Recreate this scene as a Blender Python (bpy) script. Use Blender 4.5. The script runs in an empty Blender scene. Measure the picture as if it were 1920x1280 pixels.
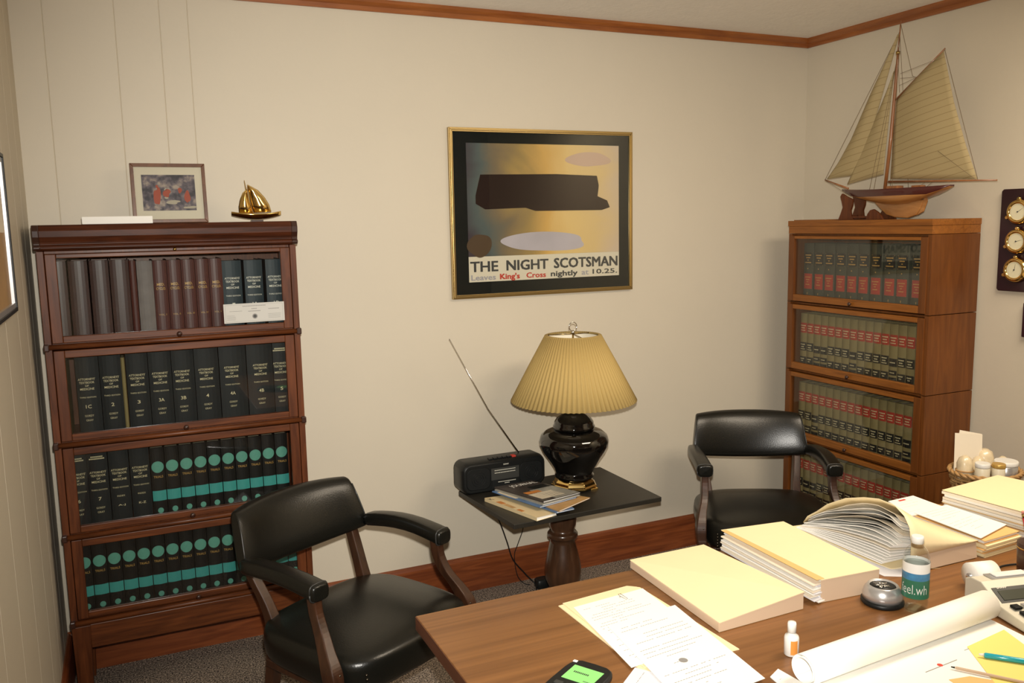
import bpy, math, random
from mathutils import Vector, Matrix
random.seed(7)
SC = bpy.context.scene
COL = SC.collection
PI = math.pi
R = math.radians

# ---------------------------------------------------------------- camera, world, light, exposure
cam_d = bpy.data.cameras.new('camera'); cam = bpy.data.objects.new('camera', cam_d); COL.objects.link(cam)
SC.camera = cam
yaw, pitch, roll, fpx = 0.4236, -0.1382, -0.0196, 1607.2
fw = Vector((math.sin(yaw)*math.cos(pitch), math.cos(yaw)*math.cos(pitch), math.sin(pitch)))
rt = Vector((math.cos(yaw), -math.sin(yaw), 0)); up = rt.cross(fw)
r2 = math.cos(roll)*rt + math.sin(roll)*up; u2 = -math.sin(roll)*rt + math.cos(roll)*up
cam.matrix_world = Matrix.Translation((0.30, -3.591, 1.711)) @ Matrix((r2, u2, -fw)).transposed().to_4x4()
cam_d.sensor_width = 36.0; cam_d.lens = fpx/1920*36.0
cam_d.clip_start = 0.02
SC.view_settings.view_transform = 'Standard'; SC.view_settings.look = 'None'
SC.view_settings.gamma = 1.0; SC.view_settings.exposure = 0.0
SC.view_settings.use_curve_mapping = False
w = bpy.data.worlds.new('world'); SC.world = w; w.use_nodes = True
w.node_tree.nodes['Background'].inputs[0].default_value = (1.0, 0.86, 0.68, 1)
w.node_tree.nodes['Background'].inputs[1].default_value = 0.08
def light(name, kind, loc, energy, color, **kw):
    d = bpy.data.lights.new(name, kind); d.energy = energy; d.color = color
    for k, v in kw.items(): setattr(d, k, v)
    o = bpy.data.objects.new(name, d); COL.objects.link(o); o.location = loc
    return o
# the ceiling fluorescent panel over the desk side of the room
L1 = light('ceiling_panel_light', 'AREA', (2.75, -2.35, 2.60), 43, (1.0, 0.85, 0.66), shape='RECTANGLE', size=1.2, size_y=0.6)
# the camera's own flash, just above the lens
L2 = light('camera_flash', 'SPOT', (0.33, -3.56, 1.80), 375, (1.0, 0.955, 0.88), shadow_soft_size=0.018, spot_size=R(88), spot_blend=1.0)
L2.rotation_euler = Vector(fw).to_track_quat('-Z', 'Y').to_euler()

# ---------------------------------------------------------------- helpers
class MB:
    def __init__(s): s.v=[]; s.f=[]; s.m=[]; s.s=[]
    def add(s, vs, fs, mi=0, sm=False):
        b=len(s.v); s.v += [tuple(p) for p in vs]
        for f in fs: s.f.append([i+b for i in f]); s.m.append(mi); s.s.append(sm)
        return s
    def box(s, x0,y0,z0,x1,y1,z1, mi=0):
        vs=[(x,y,z) for z in (z0,z1) for y in (y0,y1) for x in (x0,x1)]
        return s.add(vs,[(0,2,3,1),(4,5,7,6),(0,1,5,4),(2,6,7,3),(0,4,6,2),(1,3,7,5)],mi)
    def hexa(s, q0, q1, mi=0):
        n=len(q0); vs=list(q0)+list(q1)
        fs=[tuple(range(n))[::-1], tuple(range(n,2*n))]+[(i,(i+1)%n,n+(i+1)%n,n+i) for i in range(n)]
        return s.add(vs,fs,mi)
    def prism(s, poly, a0, a1, axis=2, mi=0):
        def P(p,a):
            return (p[0],p[1],a) if axis==2 else ((p[0],a,p[1]) if axis==1 else (a,p[0],p[1]))
        return s.hexa([P(p,a0) for p in poly],[P(p,a1) for p in poly],mi)
    def loft(s, rings, mi=0, sm=True, cap=True, closed=True, mis=None):
        n=len(rings[0]); vs=[p for r in rings for p in r]; fs=[]; b=len(s.v)
        s.v += [tuple(p) for p in vs]
        for j in range(len(rings)-1):
            for i in range(n if closed else n-1):
                k=(i+1)%n
                s.f.append([b+j*n+i,b+j*n+k,b+(j+1)*n+k,b+(j+1)*n+i]); s.m.append(mis[i] if mis else mi); s.s.append(sm)
        if cap and closed:
            s.f.append([b+i for i in range(n)][::-1]); s.m.append(mi); s.s.append(False)
            s.f.append([b+(len(rings)-1)*n+i for i in range(n)]); s.m.append(mi); s.s.append(False)
        return s
    def lathe(s, prof, c=(0,0,0), n=40, mi=0, sm=True, cap=True, mod=None):
        rings=[]
        for (r,z) in prof:
            ring=[]
            for i in range(n):
                a=2*PI*i/n; rr=r*(mod(a,z) if mod else 1)
                ring.append((c[0]+rr*math.cos(a),c[1]+rr*math.sin(a),c[2]+z))
            rings.append(ring)
        return s.loft(rings,mi,sm,cap)
    def tube(s, pts, r, n=10, mi=0, cap=True, flat=1.0):
        pts=[Vector(p) for p in pts]; rs=r if isinstance(r,(list,tuple)) else [r]*len(pts)
        rings=[]; prev=None
        for i,p in enumerate(pts):
            t=(pts[min(i+1,len(pts)-1)]-pts[max(i-1,0)]).normalized()
            if prev is None:
                a=Vector((0,0,1)) if abs(t.z)<.9 else Vector((1,0,0)); u=t.cross(a).normalized()
            else: u=(prev-t*prev.dot(t)).normalized()
            prev=u; v=t.cross(u)
            rings.append([p+u*math.cos(2*PI*k/n)*rs[i]+v*math.sin(2*PI*k/n)*rs[i]*flat for k in range(n)])
        return s.loft(rings,mi,True,cap)
    def ball(s, c, r, mi=0, n=10, sz=1.0):
        prof=[(r*math.sin(PI*j/6)+1e-5, -r*math.cos(PI*j/6)*sz) for j in range(7)]
        return s.lathe(prof,c,n,mi)
    def build(s, name, mats, parent=None, bevel=0, subsurf=0, loc=None, solid=0, fixn=True):
        me=bpy.data.meshes.new(name); me.from_pydata([tuple(p) for p in s.v],[],s.f)
        if not isinstance(mats,(list,tuple)): mats=[mats]
        for m in mats: me.materials.append(m)
        me.polygons.foreach_set('material_index', s.m); me.polygons.foreach_set('use_smooth', s.s)
        me.update()
        if fixn:
            import bmesh
            bm=bmesh.new(); bm.from_mesh(me); bmesh.ops.recalc_face_normals(bm, faces=bm.faces[:]); bm.to_mesh(me); bm.free()
        o=bpy.data.objects.new(name, me); COL.objects.link(o)
        if parent is not None: o.parent=parent
        if loc: o.location=loc
        if solid:
            md=o.modifiers.new('solid','SOLIDIFY'); md.thickness=solid; md.offset=0
        if bevel:
            md=o.modifiers.new('bevel','BEVEL'); md.width=bevel; md.segments=2; md.limit_method='ANGLE'; md.angle_limit=R(38)
        if subsurf:
            md=o.modifiers.new('sub','SUBSURF'); md.levels=subsurf; md.render_levels=subsurf
        return o
def tag(o, label=None, cat=None, group=None, kind=None):
    if label: o['label']=label
    if cat: o['category']=cat
    if group: o['group']=group
    if kind: o['kind']=kind
    return o
def thing(name, label, cat, loc=(0,0,0), rz=0, group=None):
    o=bpy.data.objects.new(name,None); COL.objects.link(o); o.location=loc; o.rotation_euler=(0,0,rz)
    o.empty_display_size=0.05
    return tag(o,label,cat,group)
def copy_tree(o, parent=None):
    c=o.copy(); COL.objects.link(c); c.parent=parent
    for ch in list(o.children): copy_tree(ch,c)
    return c

# ---------------------------------------------------------------- materials
def nm(name):
    m=bpy.data.materials.new(name); m.use_nodes=True; return m, m.node_tree.nodes, m.node_tree.links
def mat(name, col, rough=.5, metal=0, spec=.5, coat=0, noise=0, nscale=30, bump=0, bscale=200, sheen=0, alpha=1, trans=0):
    m,N,L=nm(name); b=N['Principled BSDF']
    b.inputs['Base Color'].default_value=(*col,1); b.inputs['Roughness'].default_value=rough
    b.inputs['Metallic'].default_value=metal; b.inputs['Specular IOR Level'].default_value=spec
    b.inputs['Coat Weight'].default_value=coat; b.inputs['Transmission Weight'].default_value=trans
    if alpha<1: b.inputs['Alpha'].default_value=alpha
    tc=None
    if noise or bump:
        tc=N.new('ShaderNodeTexCoord')
    if noise:
        n=N.new('ShaderNodeTexNoise'); n.inputs['Scale'].default_value=nscale; n.inputs['Detail'].default_value=4
        L.new(tc.outputs['Object'],n.inputs['Vector'])
        mx=N.new('ShaderNodeMixRGB'); mx.inputs[1].default_value=(*[c*(1-noise) for c in col],1); mx.inputs[2].default_value=(*[min(1,c*(1+noise)) for c in col],1)
        L.new(n.outputs['Fac'],mx.inputs[0]); L.new(mx.outputs[0],b.inputs['Base Color'])
    if bump:
        n=N.new('ShaderNodeTexNoise'); n.inputs['Scale'].default_value=bscale; n.inputs['Detail'].default_value=3
        L.new(tc.outputs['Object'],n.inputs['Vector'])
        bp=N.new('ShaderNodeBump'); bp.inputs['Strength'].default_value=bump; bp.inputs['Distance'].default_value=.002
        L.new(n.outputs['Fac'],bp.inputs['Height']); L.new(bp.outputs[0],b.inputs['Normal'])
    return m
def wood(name, c1, c2, scale=(2,30,30), rough=.35, coat=.3, dist=1.5, spec=.5, c3=None, sharp=(.3,.7)):
    m,N,L=nm(name); b=N['Principled BSDF']; b.inputs['Roughness'].default_value=rough; b.inputs['Specular IOR Level'].default_value=spec; b.inputs['Coat Weight'].default_value=coat; b.inputs['Coat Roughness'].default_value=.15
    tc=N.new('ShaderNodeTexCoord'); mp=N.new('ShaderNodeMapping'); mp.inputs['Scale'].default_value=scale
    L.new(tc.outputs['Object'],mp.inputs['Vector'])
    n=N.new('ShaderNodeTexNoise'); n.inputs['Scale'].default_value=1; n.inputs['Detail'].default_value=6; n.inputs['Distortion'].default_value=dist
    L.new(mp.outputs[0],n.inputs['Vector'])
    r=N.new('ShaderNodeValToRGB'); r.color_ramp.elements[0].color=(*c1,1); r.color_ramp.elements[1].color=(*c2,1)
    r.color_ramp.elements[0].position=sharp[0]; r.color_ramp.elements[1].position=sharp[1]
    L.new(n.outputs['Fac'],r.inputs[0])
    n2=N.new('ShaderNodeTexNoise'); n2.inputs['Scale'].default_value=2.2; n2.inputs['Detail'].default_value=2
    L.new(tc.outputs['Object'],n2.inputs['Vector'])
    mx=N.new('ShaderNodeMixRGB'); mx.blend_type='MULTIPLY'; mx.inputs[0].default_value=.35
    L.new(r.outputs[0],mx.inputs[1]); L.new(n2.outputs['Fac'],mx.inputs[2])
    g=N.new('ShaderNodeMixRGB'); g.blend_type='MULTIPLY'; g.inputs[0].default_value=1; g.inputs[2].default_value=(1.2,1.2,1.2,1)
    L.new(mx.outputs[0],g.inputs[1]); L.new(g.outputs[0],b.inputs['Base Color'])
    return m
def glass(name, haze=.0, tint=(1,1,1)):
    m,N,L=nm(name); N.remove(N['Principled BSDF']); out=N['Material Output']
    t=N.new('ShaderNodeBsdfTransparent'); t.inputs[0].default_value=(*tint,1)
    g=N.new('ShaderNodeBsdfGlossy'); g.inputs['Roughness'].default_value=.02; g.inputs['Color'].default_value=(.9,.9,.9,1)
    lw=N.new('ShaderNodeLayerWeight'); lw.inputs['Blend'].default_value=.5
    pw=N.new('ShaderNodeMath'); pw.operation='POWER'; pw.inputs[1].default_value=5; L.new(lw.outputs['Facing'],pw.inputs[0])
    fr=N.new('ShaderNodeMath'); fr.operation='MULTIPLY_ADD'; fr.inputs[1].default_value=.9; fr.inputs[2].default_value=.035; L.new(pw.outputs[0],fr.inputs[0])
    mx=N.new('ShaderNodeMixShader'); L.new(fr.outputs[0],mx.inputs[0]); L.new(t.outputs[0],mx.inputs[1]); L.new(g.outputs[0],mx.inputs[2])
    L.new(mx.outputs[0],out.inputs['Surface'])
    return m
M={}
M['wall']=mat('wall_paint',(.635,.575,.46),.55,noise=.03,nscale=3,bump=.25,bscale=60)
M['panel']=wood('darkened_unseen_wall',(.10,.05,.022),(.18,.095,.045),(3,3,2),.5,.1)  # invented dark finish for the unseen wall, dims what the glass reflects
M['ceil']=mat('ceiling_texture',(.90,.86,.79),.9,bump=1.0,bscale=45,noise=.05,nscale=20)
M['cherry_h']=wood('red_mahogany_long_grain',(.060,.016,.0045),(.150,.043,.011),(4,45,45),.42,.04,spec=.3)
M['cherry_cap']=wood('dark_mahogany_cap',(.028,.0075,.003),(.085,.022,.007),(4,45,45),.4,.04,spec=.25)
M['cherry_v']=wood('red_mahogany_upright_grain',(.062,.016,.0045),(.142,.040,.011),(45,45,4),.42,.04,spec=.3)
M['cherry_dark']=mat('dark_stained_ends',(.035,.011,.006),.35,coat=.4)
M['oak_h']=wood('golden_oak_long_grain',(.19,.062,.009),(.30,.105,.016),(4,50,60),.42,.08,spec=.35)
M['oak_v']=wood('golden_oak_upright_grain',(.11,.032,.005),(.17,.054,.009),(30,30,3),.42,.08,spec=.35)
M['trim']=wood('stained_pine_trim',(.24,.068,.013),(.38,.125,.026),(3,25,25),.45,.15)
M['trim_y']=wood('stained_pine_trim_along',(.24,.068,.013),(.38,.125,.026),(25,3,25),.45,.15)
M['base']=wood('stained_baseboard',(.13,.030,.009),(.26,.07,.02),(3,25,40),.35,.35)
M['base_y']=wood('stained_baseboard_along',(.13,.030,.009),(.26,.07,.02),(25,3,40),.35,.35)
M['desk']=wood('walnut_laminate_top',(.150,.060,.017),(.250,.108,.033),(1.3,62,30),.36,.15,dist=.45,sharp=(.3,.72))
M['desk_edge']=wood('walnut_edge',(.07,.022,.010),(.12,.04,.017),(20,2,30),.4,.2)
M['walnut']=wood('walnut_chair_frame',(.026,.010,.005),(.060,.023,.010),(25,25,4),.36,.12)
M['table']=mat('ebonised_oak_top',(.017,.015,.011),.48,coat=.05,noise=.35,nscale=60)
M['tabledge']=mat('black_table_edge',(.008,.006,.005),.35)
M['tableleg']=wood('turned_walnut_leg',(.035,.015,.007),(.07,.03,.014),(25,25,4),.28,.5)
M['leather']=mat('black_leather',(.0065,.0065,.005),.29,spec=.45,bump=.16,bscale=230)
M['piping']=mat('black_leather_piping',(.03,.03,.028),.35)
M['nail']=mat('dark_nailheads',(.10,.09,.07),.25,metal=1)
M['brass']=mat('polished_brass',(.80,.56,.20),.14,metal=1)
M['brassd']=mat('aged_brass',(.42,.29,.10),.25,metal=1)
M['gold']=mat('gold_frame',(.40,.29,.12),.3,metal=.9)
M['chrome']=mat('chrome',(.75,.73,.70),.12,metal=1)
M['silver']=mat('brushed_silver_plastic',(.58,.58,.58),.28,metal=.7)
M['black']=mat('black_plastic',(.008,.009,.009),.42,spec=.3)
M['blackm']=mat('black_plastic_matte',(.007,.008,.008),.6,spec=.25,bump=.1,bscale=400)
M['grey']=mat('dark_grey_print',(.035,.036,.032),.5)
M['ceramic']=mat('black_glazed_ceramic',(.004,.0035,.003),.05,spec=.7,coat=.5)
M['shade']=mat('pleated_cream_shade',(.47,.335,.125),.65,spec=.15)
M['shade_in']=mat('shade_lining',(.85,.78,.62),.7)
M['white']=mat('white_plastic',(.80,.79,.75),.4)
M['paper']=mat('white_paper',(.90,.88,.82),.8)
M['paper2']=mat('cream_paper',(.82,.74,.60),.8)
M['paper3']=mat('grey_white_paper',(.74,.73,.76),.8)
M['manila']=mat('manila_card',(.86,.72,.44),.75,noise=.04,nscale=8)
M['manila2']=mat('orange_manila_card',(.78,.47,.18),.75)
M['manilab']=mat('beige_folder_back',(.58,.43,.30),.8)
M['ink']=mat('pale_grey_print',(.26,.25,.24),.8)
M['inkd']=mat('dark_print',(.06,.06,.06),.8)
M['red']=mat('red_print',(.60,.05,.03),.7)
M['yellow']=mat('yellow_note_paper',(.85,.70,.20),.8)
M['glass']=glass('case_glass',tint=(.93,.94,.93))
M['inside']=mat('case_interior',(.05,.016,.008),.7)
M['inside_oak']=mat('oak_case_interior',(.16,.06,.018),.7)
M['ctext']=mat('gilt_lettering',(.62,.55,.33),.45)
M['wtext']=mat('silver_lettering',(.75,.73,.62),.5)
M['gtext']=mat('gold_stamped_lettering',(.50,.30,.08),.4)
M['bk_black']=mat('black_book_cloth',(.008,.011,.012),.55,spec=.3)
M['bk_blue']=mat('blue_black_book_cloth',(.014,.030,.040),.5,spec=.35)
M['bk_trials']=mat('black_trials_cloth',(.007,.006,.005),.55,spec=.3)
M['teal_disc']=mat('teal_round_print',(.10,.32,.25),.5,noise=.2,nscale=90)
M['teal']=mat('teal_spine_print',(.045,.31,.29),.5,noise=.12,nscale=60)
M['bk_maroon']=mat('maroon_book_cloth',(.070,.016,.013),.45,noise=.1,nscale=25)
M['bk_brown']=mat('dark_brown_leather_binding',(.045,.018,.015),.4,noise=.3,nscale=20)
M['reflection_grey']=mat('mottled_grey_reflection',(.17,.15,.145),.6,noise=.4,nscale=22)
M['bk_grey']=mat('grey_green_book_cloth',(.060,.062,.045),.65,spec=.3)
M['bk_tan']=mat('tan_law_buckram',(.235,.19,.085),.65,spec=.3,noise=.12,nscale=20)
M['lab_red']=mat('red_title_label',(.36,.035,.02),.5)
M['lab_blk']=mat('black_title_label',(.015,.014,.012),.4)
M['pages']=mat('page_block',(.45,.38,.27),.85)
def carpet():
    m,N,L=nm('speckled_carpet'); b=N['Principled BSDF']; b.inputs['Roughness'].default_value=.95; b.inputs['Specular IOR Level'].default_value=.1
    tc=N.new('ShaderNodeTexCoord'); n=N.new('ShaderNodeTexNoise'); n.inputs['Scale'].default_value=160; n.inputs['Detail'].default_value=3
    L.new(tc.outputs['Object'],n.inputs['Vector'])
    v=N.new('ShaderNodeTexVoronoi'); v.inputs['Scale'].default_value=190; L.new(tc.outputs['Object'],v.inputs['Vector'])
    r=N.new('ShaderNodeValToRGB'); e=r.color_ramp.elements; e[0].position=.36; e[0].color=(.035,.030,.028,1); e[1].position=.68; e[1].color=(.52,.42,.33,1)
    L.new(n.outputs['Fac'],r.inputs[0]); L.new(r.outputs[0],b.inputs['Base Color'])
    bp=N.new('ShaderNodeBump'); bp.inputs['Strength'].default_value=.9; bp.inputs['Distance'].default_value=.004
    L.new(v.outputs['Distance'],bp.inputs['Height']); L.new(bp.outputs[0],b.inputs['Normal'])
    return m
M['carpet']=carpet()
def sailcloth():
    m,N,L=nm('sail_cloth'); b=N['Principled BSDF']; b.inputs['Roughness'].default_value=.8
    tc=N.new('ShaderNodeTexCoord'); mp=N.new('ShaderNodeMapping'); mp.inputs['Rotation'].default_value=(R(12),0,0)
    L.new(tc.outputs['Object'],mp.inputs['Vector'])
    wv=N.new('ShaderNodeTexWave'); wv.bands_direction='Z'; wv.inputs['Scale'].default_value=11; wv.inputs['Distortion'].default_value=.25
    L.new(mp.outputs[0],wv.inputs['Vector'])
    r=N.new('ShaderNodeValToRGB'); e=r.color_ramp.elements; e[0].position=0; e[0].color=(.25,.18,.08,1); e[1].position=.04; e[1].color=(.37,.29,.145,1)
    L.new(wv.outputs['Fac'],r.inputs[0]); L.new(r.outputs[0],b.inputs['Base Color'])
    return m
M['sail']=sailcloth()
M['hull']=mat('maroon_hull_paint',(.060,.010,.008),.3,coat=.4)
M['keel']=wood('planked_hull_wood',(.30,.12,.03),(.46,.22,.07),(30,4,30),.35,.4)
M['spar']=wood('varnished_spar',(.20,.07,.02),(.32,.13,.045),(20,20,4),.35,.4)
M['rope']=mat('rigging_thread',(.16,.11,.06),.7)

# text as real geometry
_tc={}
def rawtext(s, bold=0.0):
    k=(s,bold)
    if k in _tc: return _tc[k]
    cu=bpy.data.curves.new('t','FONT'); cu.body=s; cu.resolution_u=2; cu.offset=bold
    o=bpy.data.objects.new('t',cu); COL.objects.link(o); bpy.context.view_layer.update()
    me=bpy.data.meshes.new_from_object(o.evaluated_get(bpy.context.evaluated_depsgraph_get()))
    vs=[tuple(v.co) for v in me.vertices]; fs=[tuple(p.vertices) for p in me.polygons]
    bpy.data.objects.remove(o); bpy.data.curves.remove(cu); bpy.data.meshes.remove(me)
    xs=[v[0] for v in vs]; ys=[v[1] for v in vs]
    _tc[k]=(vs,fs,min(xs),max(xs),min(ys),max(ys)); return _tc[k]
def put_text(mb, s, cx, cy, wd, ht, f, mi=0, bold=0.0):
    """adds the text centred at (cx,cy), fitted to wd x ht; f maps (u,v) to 3D"""
    vs,fs,x0,x1,y0,y1=rawtext(s,bold)
    kx=wd/(x1-x0); ky=ht/(y1-y0)
    mb.add([f(cx+(v[0]-(x0+x1)/2)*kx, cy+(v[1]-(y0+y1)/2)*ky) for v in vs], fs, mi)
# ---------------------------------------------------------------- the room
XR, ZC, YF = 3.6505, 2.625, -4.35
def wallpoly(a0, a1, grooves, gw=.0022, gd=.0022):
    p=[(a0,0)]
    for g in sorted(grooves): p += [(g-gw,0),(g,gd),(g+gw,0)]
    p += [(a1,0),(a1,.1),(a0,.1)]
    return p
mb=MB(); mb.box(-.1,YF-.1,-.1,XR+.1,.1,0); tag(mb.build('floor',M['carpet']),kind='structure')
mb=MB(); mb.box(-.1,YF-.1,ZC,XR+.1,.1,ZC+.1); tag(mb.build('ceiling',M['ceil']),kind='structure')
mb=MB(); mb.prism([(x,y) for x,y in wallpoly(-.1,XR+.1,[.105,.34,.495,.595])],0,ZC); tag(mb.build('wall_back',M['wall']),kind='structure')
mb=MB(); mb.prism([(-y,x) for x,y in wallpoly(YF,0,[-.18,-.39,-.62,-.92,-1.22,-1.5])],0,ZC); tag(mb.build('wall_left',M['wall']),kind='structure')
mb=MB(); mb.prism([(XR+y,x) for x,y in wallpoly(YF,0,[-1.33,-2.5])],0,ZC); tag(mb.build('wall_right',M['wall']),kind='structure')
mb=MB(); mb.box(-.1,YF-.1,0,XR+.1,YF,ZC); tag(mb.build('wall_front',M['panel']),kind='structure')  # out of view, made dark brown to weaken reflections in the glazing
# crown mouldings (two-step cove) and baseboards
def mould(name, prof, a0, a1, side, m):
    mb=MB()
    if side=='back': q=[[(a,-d,z) for d,z in prof] for a in (a0,a1)]
    elif side=='left': q=[[(d,a,z) for d,z in prof] for a in (a0,a1)]
    else: q=[[(XR-d,a,z) for d,z in prof] for a in (a0,a1)]
    mb.hexa(q[0],q[1]); return tag(mb.build(name,m),kind='structure')
cz=ZC
crown=[(0,cz-.044),(.008,cz-.044),(.011,cz-.036),(.012,cz-.026),(.019,cz-.021),(.027,cz-.012),(.031,cz-.003),(.031,cz),(0,cz)]
mould('trim_1',crown,0,XR,'back',M['trim']); mould('trim_2',crown,YF,-.0,'right',M['trim_y']); mould('trim_3',crown,YF,-.0,'left',M['trim_y'])
bb=[(0,0),(.017,0),(.017,.150),(.013,.160),(.004,.167),(0,.167)]
mould('baseboard_back',bb,0,XR,'back',M['base']); mould('baseboard_left',bb,YF,-.018,'left',M['base_y']); mould('baseboard_right',bb,YF,-.018,'right',M['base_y'])

# ---------------------------------------------------------------- books
SP_ARC=.005
def arc(x,w): return SP_ARC*(2*x/w)**2
def make_book(name, w, h, d, cover, labels=(), texts=(), tmat=None, bands=(), pages=True, lm=None):
    """spine faces -y, stands on z=0; labels: (kind,u,z,wd,ht,material index), texts: (string,u,z,wd,ht,bold)"""
    n=6; fr=[(-w/2+w*i/n, arc(-w/2+w*i/n,w)) for i in range(n+1)]
    t=.003
    poly=fr+[(w/2,d),(w/2-t,d),(w/2-t,SP_ARC+.004),(-w/2+t,SP_ARC+.004),(-w/2+t,d),(-w/2,d)]
    mb=MB(); mb.prism(poly,0,h)
    for z in bands:  # raised hubs across the spine
        f2=[(x*.99,y-.0012) for x,y in fr]; mb.prism(f2+[(w*.49,SP_ARC+.003),(-w*.49,SP_ARC+.003)],z,z+.006)
    o=mb.build(name,cover)
    if pages:
        pb=MB(); pb.box(-w/2+t,SP_ARC+.006,.004,w/2-t,d-.004,h-.005); pb.build('page_block',M['pages'],o)
    if labels:
        lb=MB()
        for kind,u,z,wd,ht,mi in labels:
            if kind=='rect':
                xs=[u-wd/2+wd*i/6 for i in range(7)]
                f0=[(x,arc(x,w)-.0007) for x in xs]+[(x,arc(x,w)+.0005) for x in reversed(xs)]
                lb.prism(f0,z-ht/2,z+ht/2,mi=mi)
            else:
                k=16; rg=[]
                for i in range(k+1):
                    c_=-math.cos(PI*i/k)*.998; x=u+wd/2*c_; hz=ht/2*math.sqrt(1-c_*c_)
                    rg.append([(x,arc(x,w)-.0007,z-hz),(x,arc(x,w)-.0007,z+hz),(x,arc(x,w)+.0005,z+hz),(x,arc(x,w)+.0005,z-hz)])
                lb.loft(rg,mi=mi,sm=False)
        lb.build('spine_label',lm,o)
    if texts:
        tb=MB()
        for (s,u,z,wd,ht,bold) in texts:
            if s is None:   # stamped rule or a line too small to read: broken dashes
                nd=bold or 1; g=wd/nd
                for k in range(nd):
                    a0=u-wd/2+g*k; a1=a0+g*(.78 if nd>1 else 1)
                    tb.add([(a0,arc(a0,w)-.0011,z-ht/2),(a1,arc(a1,w)-.0011,z-ht/2),(a1,arc(a1,w)-.0011,z+ht/2),(a0,arc(a0,w)-.0011,z+ht/2)],[(0,1,2,3)])
                continue
            put_text(tb,s,u,z,wd,ht,lambda a,b:(a,arc(a,w)-.0011,b),bold=bold)
        tb.build('spine_lettering',tmat,o,fixn=False)
    return o
ORD=['leftmost','second','third','fourth','fifth','sixth','seventh','eighth','ninth','tenth','eleventh','twelfth','thirteenth','fourteenth','fifteenth','sixteenth','seventeenth','eighteenth']
def nth(i,n,extra=''):
    return 'leftmost' if i==0 else ('rightmost' if i==n-1 else ORD[i]+' from left')

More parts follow.
